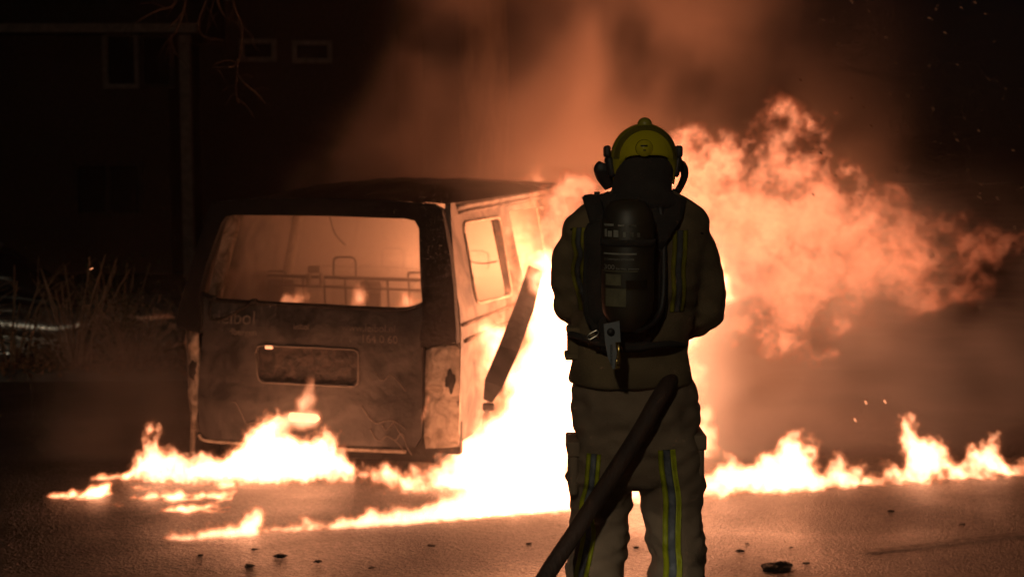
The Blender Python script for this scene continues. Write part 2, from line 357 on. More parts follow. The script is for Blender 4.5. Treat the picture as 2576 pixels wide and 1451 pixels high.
# trees and shrubs
m_bark = mat('bark', (.10, .075, .055), (.24, .18, .13), scale=7, rough=.9, bump=1., bscale=14, stretch=(1, 1, .3))
m_twig = mat('twig', (.34, .23, .15), (.5, .35, .24), scale=20, rough=.8)
m_leaf = mat('evergreen_leaf', (.02, .04, .012), (.05, .085, .02), scale=5, rough=.45)
m_litter = mat('dead_leaf', (.18, .085, .045), (.42, .21, .11), scale=30, rough=.8)
YT = 15.5; tr = thing('tree', 'bare tree with thick trunk in the smoke, twigs hanging at upper left', 'tree', (at(1212, 200, YT).x, YT, gz(YT)))
bm = bmesh.new(); pts = [(0.03, 0, -.1), (0.0, 0, .6), (0, 0, 1.6), (.02, 0, 2.8), (.0, .05, 4), (-.06, .1, 5.6), (-.2, .3, 7.5)]
tube(bm, spline(pts), [.38, .29, .275, .27, .26, .24, .18], n=20)
me = bpy.data.meshes.new('trunk'); bm.to_mesh(me); bm.free(); wrinkle(me, .02, lambda c: mnoise.noise(Vector((c.x * 6, c.y * 6, c.z * 1.2)))); obj('trunk', me, m_bark, tr)
bm = bmesh.new(); R = random.Random(3)
def limb(bm, pts, r0, r1, depth, rr):
    P = spline(pts, 7); tube(bm, P, [r0, r1], n=6)
    if depth <= 0: return
    for i in range(3, len(P) - 1, 5 if depth > 1 else 4):
        if rr.random() < .7:
            d = (P[i] - P[i - 1]).normalized(); a = Vector((rr.uniform(-1, 1), rr.uniform(-.4, .4), rr.uniform(-.7, .5))).normalized()
            L_ = rr.uniform(.12, .34) * (1.5 if depth > 1 else 1); p0 = P[i]; p1 = p0 + (d * .6 + a * .7) * L_ * .5; p2 = p1 + (d * .4 + a * .5 + Vector((0, 0, -.3))) * L_ * .6
            limb(bm, [p0, p1, p2], r1 * .8, r1 * .35, depth - 1, rr)
org = Vector(tr.location)
def lp(px, py, y): return at(px, py, y) - org
obj('limb', tube(bm, spline([(0, 0, 5.3), (-.9, -.8, 5.9), (-2.4, -1.9, 5.6), (-3.2, -2.4, 5.0)]), [.12, .03], n=8), m_bark, tr)
bm = bmesh.new()
for t in ([(575, -60), (590, 20), (607, 60), (608, 110), (598, 165), (596, 190)], [(596, 190), (593, 215), (595, 245), (600, 262)], [(596, 188), (620, 215), (648, 238), (668, 262)],
          [(598, 150), (590, 165), (570, 170), (535, 172)], [(440, -60), (437, 10), (400, 25), (350, 50), (335, 62)], [(470, -40), (463, 20), (445, 75), (430, 100), (440, 130), (455, 150)],
          [(530, -60), (515, 10), (500, 50), (505, 85), (530, 100), (560, 102)], [(535, -40), (555, 25), (580, 50), (600, 45)], [(460, 28), (440, 55), (420, 75)]):
    limb(bm, [lp(x, y, 13 + .15 * math.sin(x)) for x, y in t], .009, .005, 1, R)
obj('twigs', bm, mat('dark_twig', (.045, .033, .024), (.085, .06, .042), scale=20, rough=.85), tr)
def shrub(name, label, x, y, n, h, spread, seed, group=None):
    r = random.Random(seed); z0 = gz(y) + .06; t = thing(name, label, 'shrub', (x, y, z0), group=group); bm = bmesh.new()
    for i in range(n):
        a = r.uniform(0, 6.28); b = Vector((math.cos(a), math.sin(a), 0)) * r.uniform(.02, .18); o2 = Vector((math.cos(a + r.uniform(-.5, .5)), math.sin(a), 0)) * spread * r.uniform(.2, 1)
        hh = h * r.uniform(.55, 1.1); pts = [b, b + o2 * .35 + Vector((0, 0, hh * .45)), b + o2 + Vector((r.uniform(-.05, .05), 0, hh))]
        P = spline(pts, 5); tube(bm, P, [.011, .005], n=5)
        for k in range(r.randint(1, 4)):
            p0 = P[r.randint(3, len(P) - 2)]; d = Vector((r.uniform(-1, 1), r.uniform(-1, 1), r.uniform(.3, 1.2))).normalized() * r.uniform(.1, .35); tube(bm, [p0, p0 + d * .5 + Vector((0, 0, .02)), p0 + d], [.0045, .002], n=4)
    obj('stems', bm, m_twig, t); return t
def leaves(bm, pts, size, r):
    for p in pts:
        q = Matrix.Rotation(r.uniform(0, 6.28), 3, 'Z') @ Matrix.Rotation(r.uniform(-1.2, 1.2), 3, 'X'); s = size * r.uniform(.6, 1.3)
        v = [bm.verts.new(Vector(p) + q @ Vector(c) * s) for c in ((0, 0, 0), (.35, .5, .08), (0, 1.1, 0), (-.35, .5, .08))]; bm.faces.new((v[0], v[1], v[2])); bm.faces.new((v[0], v[2], v[3]))
shrub('bare_shrub', 'bare shrub of arching stems at the far left edge', at(30, 990, 13.2).x, 13.2, 13, .86, .7, 1, 'bare shrubs behind the kerb')
shrub('bare_shrub', 'tall bare shrub of upright stems in front of the parked car', at(190, 990, 13.3).x, 13.3, 20, 1.0, .62, 2, 'bare shrubs behind the kerb')
shrub('bare_shrub', 'low bare shrub nearest the van', at(335, 985, 13.5).x, 13.5, 18, .68, .55, 5, 'bare shrubs behind the kerb')
r = random.Random(9); ev = thing('evergreen_shrub', 'small dark green leafy shrub in front of the parked car bonnet', 'shrub', (at(300, 840, 13.6).x, 13.6, gz(13) + .06)); bm = bmesh.new(); bl = bmesh.new()
for i in range(26):
    d = Vector((r.uniform(-.45, .38), r.uniform(-.2, .2), r.uniform(.45, 1.0))); P = spline([(r.uniform(-.05, .05), 0, 0), d * .5, d]); tube(bm, P, [.007, .003], n=5)
    leaves(bl, [P[r.randint(4, len(P) - 1)] + Vector((r.uniform(-.1, .1), r.uniform(-.1, .1), r.uniform(-.08, .08))) for k in range(26)], .05, r)
obj('stems', bm, m_twig, ev); obj('foliage', bl, m_leaf, ev, False)
bm = bmesh.new(); leaves(bm, [(at(r.uniform(-60, 560), 1000, 13).x, r.uniform(12.75, 14.6), -.245 + .09 + r.uniform(0, .12) * r.random()) for i in range(2600)], .06, r)
tag(obj('leaf_litter', bm, m_litter, None, False), 'brown dead leaves lying under the shrubs', 'leaves', kind='stuff')
# ---------------------------------------------------------------- dark car parked behind the shrubs
m_carpaint = mat('silver_car_paint', (.95, .93, .90), rough=.32, metal=.95, coat=.3); m_tyre = mat('tyre_rubber', (.015, .015, .015), rough=.85, bump=.2); m_rim = mat('wheel_rim', (.25, .25, .25), rough=.4, metal=.8)
m_black_early = mat('black_plastic', (.01, .01, .01), rough=.7); m_lamp_glass = mat('lamp_glass', (.3, .3, .3), rough=.1)
YC = 15.7; car = thing('parked_car', 'parked car behind the bare shrubs, firelight gleaming along its bonnet', 'car', (-3.72, YC, gz(YC)), .30)
def hull(bm, secs, n=26, e=3.2):                       # secs: (u, y half width, z low, z high)
    R = []
    for u, hw, z0, z1 in secs:
        r = []
        for k in range(n):
            a = 2 * math.pi * k / n; c, s = math.cos(a), math.sin(a)
            r.append(bm.verts.new((u, hw * math.copysign(abs(c) ** (2 / e), c), (z0 + z1) / 2 + (z1 - z0) / 2 * math.copysign(abs(s) ** (2 / e), s))))
        R.append(r)
    for a, b in zip(R, R[1:]):
        for k in range(n): bm.faces.new((a[k], a[(k + 1) % n], b[(k + 1) % n], b[k]))
    bm.faces.new(R[0][::-1]); bm.faces.new(R[-1]); return bm
bm = hull(bmesh.new(), [(.02, .6, .42, .58), (-.04, .78, .40, .66), (-.14, .85, .47, .75), (-.5, .862, .45, .77), (-.9, .868, .40, .77), (-1.3, .872, .28, .74), (-1.6, .874, .30, .80), (-2.2, .88, .40, .86), (-3.4, .87, .38, .86), (-4.0, .8, .4, .82), (-4.15, .65, .45, .7)], e=2.6); hull(bm, [(.06, .62, .2, .38), (-.03, .80, .16, .41), (-.12, .86, .15, .43), (-.6, .868, .15, .43), (-2.2, .875, .15, .43), (-3.6, .865, .15, .43), (-4.1, .75, .2, .42)], e=2.6)
obj('body', bm, m_carpaint, car)
bm = hull(bmesh.new(), [(-1.05, .66, .7, .79), (-1.3, .70, .7, .98), (-1.75, .70, .7, 1.32), (-2.3, .68, .7, 1.43), (-3.1, .66, .7, 1.36), (-3.8, .62, .7, .95), (-4.0, .6, .7, .8)])
obj('cabin', bm, m_glass, car)
bm = hull(bmesh.new(), [(-1.85, .5, 1.33, 1.37), (-2.3, .58, 1.40, 1.455), (-3.0, .56, 1.34, 1.40), (-3.3, .5, 1.26, 1.30)]); obj('roof', bm, m_carpaint, car)
for u in (-.8, -3.35):
    for s in (-1, 1):
        bm = bmesh.new(); bmesh.ops.create_cone(bm, cap_ends=True, radius1=.31, radius2=.31, depth=.2, segments=24, matrix=Matrix.Translation((u, s * .8, .31)) @ Matrix.Rotation(math.pi / 2, 4, 'X')); w = obj('wheel', bm, m_tyre, car, False)
        bm = bmesh.new(); bmesh.ops.create_cone(bm, cap_ends=True, radius1=.2, radius2=.17, depth=.22, segments=16, matrix=Matrix.Translation((u, s * .805, .31)) @ Matrix.Rotation(math.pi / 2, 4, 'X')); obj('rim', bm, m_rim, w, False)
for s in (-1, 1):
    bm = bmesh.new(); bmesh.ops.create_uvsphere(bm, u_segments=12, v_segments=8, radius=1, matrix=Matrix.Translation((-.12, s * .62, .56)) @ Matrix.Diagonal((.09, .16, .07, 1))); obj('headlight', bm, m_lamp_glass, car)
    bm = bmesh.new(); bx(bm, (-1.45, s * .93, .95), (.1, .2, .13), bevel=.03); obj('mirror', bm, m_black_early, car)
    bm = bmesh.new(); bx(bm, (-2.1, s * .885, .74), (.18, .03, .025), bevel=.008); obj('door_handle', bm, m_carpaint, car)

# ---------------------------------------------------------------- the burnt out van
m_soot = mat('sooty_metal', (.005, .0045, .004), (.012, .010, .008), scale=6, rough=.95, bump=.3, bscale=30)
m_burnt = mat('burnt_paint', (.014, .013, .0125), (.070, .063, .057), scale=3.9, rough=.62, bump=.35, bscale=24, detail=9, dist=1.2, lo=.38, hi=.68)
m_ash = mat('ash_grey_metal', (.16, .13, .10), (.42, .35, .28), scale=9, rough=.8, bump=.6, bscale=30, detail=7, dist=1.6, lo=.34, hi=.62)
m_side = mat('scorched_side', (.040, .033, .028), (.18, .145, .12), scale=4.5, rough=.7, bump=.3, bscale=18, detail=8, dist=.8, lo=.35, hi=.62)
m_roof = mat('scorched_roof', (.014, .012, .010), (.055, .046, .038), scale=3.5, rough=.6, bump=.5, bscale=9, detail=8, dist=.8, stretch=(1, .25, 1))
m_rust = mat('rusted_steel', (.05, .035, .028), (.13, .09, .07), scale=12, rough=.85, bump=.4)
m_frame = mat('bare_steel_tube', (.05, .042, .037), (.09, .075, .065), scale=20, rough=.7)
m_ghost = mat('ghost_lettering', (.09, .077, .065), (.17, .145, .12), scale=18, rough=.7, lo=.3, hi=.6)
VO = Vector((-1.243, 8.98, -.25)); VT = math.radians(15)
van = thing('van', 'burnt out van seen from behind, windows gone, flames under its tailgate and beside it', 'van', VO, -VT)
ys_ = lambda z: 0 if z < .95 else .30 * ((min(z, 1.95) - .95) / .85) ** 1.3
hwf = lambda z: float(np.interp(z, [.2, .5, .95, 1.1, 1.75], [.90, .94, .95, .935, .80]))
def rear(off=0): return lambda u, v, w: (u, ys_(v) + w + off, v)
CUTS = [.3, .6, .95, 1.0, 1.05, 1.1, 1.15, 1.2, 1.3, 1.4, 1.5, 1.6, 1.66, 1.7]
frame = [(-.832, 1.752), (-.6, 1.775), (-.2, 1.785), (.3, 1.778), (.70, 1.755), (.772, 1.72), (.86, 1.45), (.905, 1.25), (.946, .98), (.946, .905), (.83, .905), (.715, .868),
         (.708, .93), (.722, 1.04), (.712, 1.14), (.69, 1.25), (.635, 1.6), (.60, 1.648), (.54, 1.66), (0, 1.672), (-.66, 1.672), (-.715, 1.662), (-.742, 1.62), (-.80, 1.36), (-.824, 1.18), (-.80, 1.05), (-.79, .97), (-.80, .91), (-.90, .932), (-.962, .95), (-.972, .99), (-.935, 1.2), (-.885, 1.5), (-.845, 1.72)]
fr = sharp(obj('rear_frame', sheet(frame, thick=.07, cuts=CUTS, fn=rear(-.025)), m_soot, van), 30)
gate = [(-.815, 1.163), (-.76, 1.142), (-.72, 1.125), (-.5, 1.112), (-.01, 1.102), (.45, 1.092), (.62, 1.098), (.70, 1.125), (.73, 1.04), (.712, .92), (.70, .6), (.702, .30), (.66, .23), (.2, .215), (-.55, .205), (-.78, .21), (-.835, .26), (-.845, .5), (-.82, .75), (-.795, .92), (-.80, 1.04)]
rc = rounded([(-.428, .842), (.286, .838), (.280, .598), (-.413, .60)], .05)
def dent(u, v, w):
    y = ys_(v) + w + .012 - .012 * mnoise.noise(Vector((u * 2.3, v * 2.3, 1.7))) - .008 * math.exp(-((v - .47) / .02) ** 2)
    return (u, y, v)
tg = sharp(obj('tailgate', sheet(gate, [rc[::-1]], thick=.05, cuts=[.25 + .04 * i for i in range(24)], cuts_u=[-.8 + .08 * i for i in range(20)], fn=dent), m_burnt, van), 40)
tg['label'] = 'burnt brown tailgate skin with a plate recess'
bm = bmesh.new(); bx(bm, (-.07, .038, .72), (.76, .03, .30)); obj('plate_recess', bm, mat('recess_soot', (.014, .011, .010), (.055, .042, .034), scale=11, rough=.7, bump=.7, bscale=22, dist=2, detail=8), tg, False)
bm = bmesh.new(); P = [(x, ys_(z) - .018, z) for x, z in rc]; tube(bm, P + [P[0]], .0065, n=6); obj('recess_rim', bm, m_ghost, tg)
bm = bmesh.new(); bx(bm, (-.33, -.022, .832), (.05, .02, .022), bevel=.005); obj('plate_lamp_glint', bm, mat('plate_glint_glow', (.8, .75, .7), rough=.2, emit=FIRE, es=1.4), tg, False)  # unlit lamp glass; its glint of firelight is put in as emission
bm = bmesh.new(); r = random.Random(4)
for k in range(9):
    x = r.uniform(-.36, .22); z = r.uniform(.64, .80); tube(bm, spline([(x + .05 * j, .028, z + r.uniform(-.018, .018)) for j in range(4)], 4), .004, n=5)
obj('charred_plate', bm, m_ash, tg)
bm = bmesh.new(); P = [(x, ys_(z) - .028, z + .006) for x, z in [(-.81, 1.16), (-.72, 1.125), (-.5, 1.112), (-.2, 1.106), (.1, 1.10), (.45, 1.093), (.62, 1.10), (.71, 1.135)]]; tube(bm, spline(P, 5), .014, n=6); obj('window_seal', bm, m_soot, tg)
bm = bmesh.new(); tube(bm, spline([(-.745, .0, 1.14), (-.742, -.03, 1.08), (-.735, -.035, 1.02), (-.69, -.035, 1.005), (-.6, -.035, 1.03), (-.5, -.03, 1.09), (-.44, .0, 1.125)], 6), .009, n=6)
for x, z in ((-.735, 1.14), (-.44, 1.125)): bx(bm, (x, .0, z), (.05, .04, .03), bevel=.01)
obj('wiper_arm', bm, m_soot, tg)
for s, size, x, z in (('leibol', .125, -.70, .975), ('strandbergen', .06, -.735, .905), ('www.leibol.nl', .066, .17, .955), ('164 0 60', .07, .30, .885), ('leibol', .05, -.16, .955)):
    t = text(s, size, m_ghost, tg, (x, -.0185, z), (math.pi / 2, 0, 0))
    for v in t.data.vertices: v.co.z += -(ys_(z + v.co.y)) - .0
# seam, streaks of blistered paint and the lower ledge
for x, z, w in ((.30, .46, .30), (.44, .40, .16), (.36, .34, .22), (.52, .32, .12), (-.60, .43, .2), (.40, .72, .2)):
    bm = bmesh.new(); P = [(x + w * j / 6, -.024, z + .05 * math.sin(j * 1.1 + x * 9) * (1 if j < 4 else .4) - .02 * j) for j in range(7)]; tube(bm, spline(P, 4), .0035, n=5); obj('blistered_paint', bm, m_ghost, tg)
bm = bmesh.new(); tube(bm, spline([(-.84, -.02, .235), (-.8, -.025, .20), (-.6, -.03, .195), (-.1, -.03, .19), (.6, -.03, .2)], 4), .012, n=6); obj('bumper_rail', bm, m_ash, van)
def pocket(x0, x1, z0, z1, rr): return rounded([(x0, z0), (x1, z0), (x1, z1), (x0, z1)], rr, 5)
for nm, pl in (('right', [(.725, .845), (.76, .862), (.85, .885), (.925, .888), (.940, .85), (.938, .6), (.932, .3), (.925, .24), (.72, .22), (.712, .3), (.716, .6)]), ('left', [(-.915, .925), (-.88, .93), (-.85, .90), (-.842, .8), (-.845, .6), (-.862, .42), (-.88, .3), (-.90, .105), (-.935, .10), (-.925, .3), (-.94, .5), (-.935, .8)])):
    o = obj('tail_light_pocket', sheet(pl, thick=.03, cuts=[.3 + .05 * i for i in range(13)], cuts_u=[-.9, -.87, .78, .83, .88], fn=lambda u, v, w: (u, w + .02 + .012 * mnoise.noise(Vector((u * 9, v * 9, 4))) + .02 * (1 if abs(u) > .9 else 0), v)), m_ash, van)
    o['label'] = 'pale ash covered pocket, its tail lamp burnt out'
    bm = bmesh.new(); s = 1 if nm == 'right' else -1
    bmesh.ops.create_icosphere(bm, subdivisions=3, radius=1)
    for v in bm.verts: v.co = Vector((v.co.x * .028, v.co.y * .008, v.co.z * .06)) * (1 + .7 * mnoise.noise(v.co * 1.5 + Vector((s * 4, 0, 0)))) + Vector((s * (.885 if s > 0 else .888), .003, .66))
    obj('bulb_hole', bm, m_soot, o, False)
bm = bmesh.new(); bx(bm, (0, .12, .55), (1.84, .06, .75)); bx(bm, (0, .25, .17), (1.5, .3, .12)); obj('rear_backing', bm, m_soot, van, False)  # upper box: black backing that stands in for shadow in the tailgate gap
# sides
arch = lambda yc, r: [(yc + r * math.cos(a), .24 + r * math.sin(a)) for a in np.linspace(math.pi, 0, 13)]
side = [(.03, .24), (.03, .95), (.075, 1.2), (.165, 1.45), (.27, 1.70), (.30, 1.76), (1.5, 1.775), (3.0, 1.79), (3.3, 1.74), (4.05, 1.15), (4.7, .98), (4.84, .7), (4.85, .26)] + arch(3.95, .36)[::-1] + arch(.98, .36)[::-1]
holes_r = [rounded([(.455, 1.625), (1.36, 1.63), (1.29, 1.08), (.41, 1.105)], [.07, .06, .09, .06]), rounded([(1.66, 1.66), (2.74, 1.66), (2.74, .36), (1.66, .36)], .04), rounded([(2.88, 1.62), (3.28, 1.60), (3.82, 1.14), (2.88, 1.10)], .06)]
holes_l = [holes_r[2]]
def side_fn(s): return lambda u, v, w: (s * (hwf(v) - .02 + w - (.02 * ((u - 3.9) / .9) ** 2 if u > 3.9 else 0) - .0 + .008 * mnoise.noise(Vector((u * 3, v * 3, s)))), u, v)
CU = [.1, .2, .3, .5, .8, 1.1, 1.4, 1.6, 1.9, 2.3, 2.8, 3.2, 3.6, 4, 4.4, 4.7]
for s, hs in ((1, holes_r), (-1, holes_l)):
    sd = sharp(obj('side_panel', sheet(side, hs, thick=.04, cuts=CUTS, cuts_u=CU, fn=side_fn(s)), m_side, van), 35)
    if s > 0: sd['label'] = 'scorched right side with an empty rear window and burning door opening'
    for z, y0, y1, r_ in ((1.005, .06, 1.62, .012), (.90, .1, 1.6, .014), (1.73, .4, 3.1, .02), (1.69, .42, 3.0, .012)):
        bm = bmesh.new(); tube(bm, [(s * (hwf(z) + .004), y0 + (y1 - y0) * t / 12, z + (.05 * t / 12 if z > 1.6 else 0)) for t in range(13)], r_, n=6); obj('side_rail' if z < 1.5 else 'roof_gutter', bm, (m_side if s > 0 else m_soot) if z > 1.5 else m_rust, sd)
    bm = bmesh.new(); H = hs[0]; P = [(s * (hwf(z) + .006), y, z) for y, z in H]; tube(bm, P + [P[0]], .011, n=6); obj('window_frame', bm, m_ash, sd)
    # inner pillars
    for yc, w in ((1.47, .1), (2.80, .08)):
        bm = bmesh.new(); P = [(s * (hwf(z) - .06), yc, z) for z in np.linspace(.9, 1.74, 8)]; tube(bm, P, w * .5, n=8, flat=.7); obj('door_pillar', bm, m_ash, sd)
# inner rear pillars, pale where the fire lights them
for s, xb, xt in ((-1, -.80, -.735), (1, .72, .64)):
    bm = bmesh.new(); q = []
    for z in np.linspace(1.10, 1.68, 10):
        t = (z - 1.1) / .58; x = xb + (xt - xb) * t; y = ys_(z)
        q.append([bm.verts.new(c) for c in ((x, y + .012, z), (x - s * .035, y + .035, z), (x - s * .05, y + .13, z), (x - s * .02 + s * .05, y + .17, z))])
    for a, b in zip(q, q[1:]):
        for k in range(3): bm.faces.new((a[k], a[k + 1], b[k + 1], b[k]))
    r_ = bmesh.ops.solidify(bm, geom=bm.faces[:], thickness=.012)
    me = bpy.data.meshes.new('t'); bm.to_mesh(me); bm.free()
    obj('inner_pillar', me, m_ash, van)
# roof
bm = bmesh.new(); nx, ny = 30, 44; G = []
for j in range(ny + 1):
    t = j / ny; y = .25 + 3.0 * t; row = []
    for i in range(nx + 1):
        u = -1 + 2 * i / nx; zr = 1.755 + .045 * t - .05 * max(0, t - .9) * 10
        z = zr + .115 * (1 - abs(u) ** 2.4) * min(1, .12 + t * 3) * (1 - .55 * max(0, t - .55) / .45)
        z += .010 * mnoise.noise(Vector((u * 2.5, y * 1.7, 2))) * (1 - u * u) + .006 * math.sin(i * 2.1) * (1 - u * u)
        row.append(bm.verts.new((u * .81, y, z)))
    G.append(row)
for a, b in zip(G, G[1:]):
    for i in range(nx): bm.faces.new((a[i], a[i + 1], b[i + 1], b[i]))
bmesh.ops.solidify(bm, geom=bm.faces[:], thickness=.02)
obj('roof', bm, m_roof, van)
# front, floor, underbody
bm = bmesh.new(); bx(bm, (0, 2.4, .42), (1.8, 4.5, .06)); bx(bm, (0, 2.4, .3), (.9, 4.4, .16)); obj('floor', bm, m_soot, van, False)
bm = bmesh.new(); V = []
for y, z, hw in ((3.98, 1.16, .86), (4.4, 1.08, .86), (4.74, .95, .83), (4.85, .70, .83), (4.86, .26, .83)): V.append([bm.verts.new((x * hw, y - .10 * x * x, z + .03 * (1 - x * x))) for x in np.linspace(-1, 1, 11)])
for a, b in zip(V, V[1:]):
    for i in range(10): bm.faces.new((a[i], a[i + 1], b[i + 1], b[i]))
bmesh.ops.solidify(bm, geom=bm.faces[:], thickness=.03); obj('bonnet', bm, m_soot, van)
bm = bmesh.new(); bx(bm, (0, 3.85, .95), (1.7, .35, .3), bevel=.05); obj('dashboard', bm, m_soot, van)
bm = bmesh.new()
for s in (-1, 1): tube(bm, [(s * .80, 3.25, 1.76), (s * .87, 4.02, 1.15)], .045, n=8)
tube(bm, [(-.8, 3.24, 1.79), (0, 3.3, 1.83), (.8, 3.24, 1.79)], .05, n=8); obj('windscreen_frame', bm, m_soot, van)
for y in (.98, 3.95):
    for s in (-1, 1):
        bm = bmesh.new(); bmesh.ops.create_cone(bm, cap_ends=True, radius1=.27, radius2=.27, depth=.2, segments=26, matrix=Matrix.Translation((s * .80, y, .27)) @ Matrix.Rotation(math.pi / 2, 4, 'Y')); w = obj('wheel', bm, m_soot, van, False)
        bm = bmesh.new(); bmesh.ops.create_cone(bm, cap_ends=True, radius1=.2, radius2=.16, depth=.215, segments=20, matrix=Matrix.Translation((s * .80, y, .27)) @ Matrix.Rotation(math.pi / 2, 4, 'Y')); obj('rim', bm, m_rust, w, False)
# seat skeletons: benches of bare tube with headrest hoops
def seat_row(y, z, x0, x1, hoops, backs, name='bench_frame', zr=.0):
    b = thing(name, None, None); b.parent = van
    bm = bmesh.new(); tube(bm, [(x0, y, z), (x1, y, z - .01)], .013, n=7); tube(bm, [(x0 + .08, y + .02, z - .07), (x1, y + .02, z - .085)], .010, n=7)
    for x in np.linspace(x0 + .15, x1 - .03, 8): tube(bm, [(x, y + .02, z), (x + .02, y + .05, z - .62)], .009, n=6)
    obj('crossbar', bm, m_frame, b)
    for xc, w, h in hoops:
        bm = bmesh.new(); tube(bm, spline([(xc - w / 2, y, z), (xc - w / 2, y, z + h * .75), (xc - w * .36, y, z + h * .97), (xc, y, z + h), (xc + w * .36, y, z + h * .97), (xc + w / 2, y, z + h * .75), (xc + w / 2, y, z)], 5), .0085, n=7); obj('headrest_hoop', bm, m_frame, b)
    for xc, w, h in backs:
        bm = bmesh.new(); bx(bm, (xc, y + .06, z - h / 2 - .03), (w, .045, h), bevel=.022); obj('seat_back', bm, m_rust, b)
    return b
def vp(px, py, y):                                      # pixel to van frame at van depth y
    n = Vector((math.sin(VT), math.cos(VT), 0)); d = at(px, py, 1) - Vector((0, 0, HC)); o0 = Vector((0, 0, HC)); P0 = VO + n * y
    t = (P0 - o0).dot(n) / d.dot(n); l = o0 + d * t - VO; return l.x * math.cos(VT) - l.y * math.sin(VT), l.z
x0, z0 = vp(660, 692, 1.15); x1, _ = vp(1090, 711, 1.15); hx, hz = vp(867, 650, 1.15); w_ = vp(895, 650, 1.15)[0] - vp(840, 650, 1.15)[0]
seat_row(1.15, z0, x0, x1, [(hx, w_, hz - z0 + .01), (vp(695, 690, 1.15)[0], w_ * .9, .03), (vp(1050, 700, 1.15)[0], w_ * .8, .045)], [(vp(700, 760, 1.15)[0], .22, .5), (vp(925, 760, 1.15)[0], .16, .5)])
x0, z0 = vp(800, 668, 2.2); x1, _ = vp(1085, 672, 2.2); hx, hz = vp(988, 624, 2.2); w_ = vp(1015, 650, 2.2)[0] - vp(960, 650, 2.2)[0]
seat_row(2.2, z0, x0, x1, [(hx, w_, hz - z0), (vp(1200, 650, 2.2)[0], w_, .14)], [(vp(900, 700, 2.2)[0], .5, .32), (vp(1040, 690, 2.2)[0], .5, .32)])
x0, z0 = vp(900, 645, 3.1); x1, _ = vp(1080, 645, 3.1); hx, hz = vp(965, 598, 3.1)
seat_row(3.1, z0, x0, x1, [(hx, .10, hz - z0)], [(vp(985, 660, 3.1)[0], .5, .6), (vp(1240, 660, 3.1)[0], .5, .6)], 'seat_frame')
bm = bmesh.new(); a = vp(792, 674, 1.1); bx(bm, (a[0], 1.1, a[1] - .01), (.10, .05, .05), bevel=.012)
for s in (-1, 1): bx(bm, (a[0] + s * .05, 1.1, a[1] - .085), (.028, .04, .1), bevel=.008)
obj('seat_latch', bm, m_ash, van); bm = bmesh.new(); bx(bm, (vp(940, 735, 1.1)[0], 1.1, vp(940, 735, 1.1)[1]), (.12, .05, .03), bevel=.008); obj('seat_hinge', bm, m_ash, van)
bm = bmesh.new(); tube(bm, spline([(.55, 1.35, 1.35), (.62, 1.4, 1.3), (.7, 1.42, 1.29), (.8, 1.4, 1.31)], 5), .006, n=5); obj('hanging_wire', bm, m_frame, van); bm = bmesh.new(); tube(bm, spline([(-.4, 1.2, 1.62), (-.36, 1.2, 1.5), (-.28, 1.2, 1.42)], 5), .006, n=5); obj('hanging_wire', bm, m_frame, van)
# door rail that has come away and hangs into the fire
bm = bmesh.new(); P = [at(1350, 690, 8.86), at(1322, 780, 8.80), at(1280, 880, 8.72), at(1242, 965, 8.66), at(1227, 1008, 8.64)]
n_ = Vector((.93, .36, 0)); prof = [.050, .062, .064, .060, .030]
Q = []
P = [p + Vector((0, q, 0)) for p, q in zip(P, (.48, .26, .05, 0, 0))]
for p, w in zip(P, prof):
    d = (P[-1] - P[0]).normalized(); s = d.cross(Vector((0, 1, 0))).normalized(); Q.append([bm.verts.new(p + s * w * k + Vector((0, q, 0))) for k, q in ((-1, 0), (1, 0), (1, .03), (-1, .03))])
for a, b in zip(Q, Q[1:]):
    for k in range(4): bm.faces.new((a[k], a[(k + 1) % 4], b[(k + 1) % 4], b[k]))
bm.faces.new(Q[0][::-1]); bm.faces.new(Q[-1]); p = at(1229, 1024, 8.64); bx(bm, (p.x, p.y + .015, p.z), (.075, .04, .05), bevel=.012)
hr_ = obj('hanging_door_rail', bm, m_burnt, None, False); hr_.data.transform(van.matrix_basis.inverted()); hr_.parent = van
# ---------------------------------------------------------------- the firefighter, seen from behind
m_coat = mat('turnout_cloth', (.085, .058, .029), (.15, .105, .052), scale=5, rough=.9, bump=.35, bscale=260)
m_trou = mat('turnout_trousers', (.15, .103, .066), (.23, .163, .108), scale=4, rough=.9, bump=.35, bscale=260)
m_black = mat('black_rubber', (.012, .011, .010), rough=.6, bump=.15)
m_blackcloth = mat('black_cloth', (.014, .012, .010), (.024, .02, .017), scale=9, rough=.95, bump=.3, bscale=200)
m_helmet = mat('yellow_helmet', (.46, .385, .013), (.40, .325, .010), scale=3, rough=.16, coat=.5)
m_hband = mat('grey_helmet_band', (.25, .21, .03), rough=.3)
m_yel = mat('yellow_reflective', (.62, .66, .015), (.52, .56, .012), scale=40, rough=.5)
m_yel2 = mat('dim_yellow', (.36, .32, .015), (.25, .22, .012), scale=30, rough=.6); m_sil2 = mat('dim_silver', (.10, .105, .11), (.14, .145, .15), scale=40, rough=.5)  # darker copies for the jacket bands: weaker light up there put into the colour
m_sil = mat('silver_reflective', (.20, .22, .25), (.27, .29, .33), scale=60, rough=.4)
m_skin = mat('skin', (.45, .26, .18), rough=.55); m_hose = mat('hose_rubber', (.026, .013, .009), (.048, .024, .015), scale=14, rough=.75, bump=.3, bscale=90, stretch=(1, 1, .3))
m_cyl = mat('dark_cylinder', (.030, .024, .014), (.018, .015, .010), scale=12, rough=.5); m_steel = mat('bright_steel', (.55, .5, .4), rough=.25, metal=1); m_brass = mat('brass', (.6, .42, .12), rough=.25, metal=1)
m_plate = mat('pale_label', (.30, .27, .16), (.20, .18, .11), scale=30, rough=.5); m_txt = mat('white_print', (.42, .40, .34), rough=.5); m_holster = mat('grey_holster', (.13, .14, .15), rough=.6)
FY = 4.65
def f2(px, py, y=FY): p = at(px, py, y); return p.x, p.z
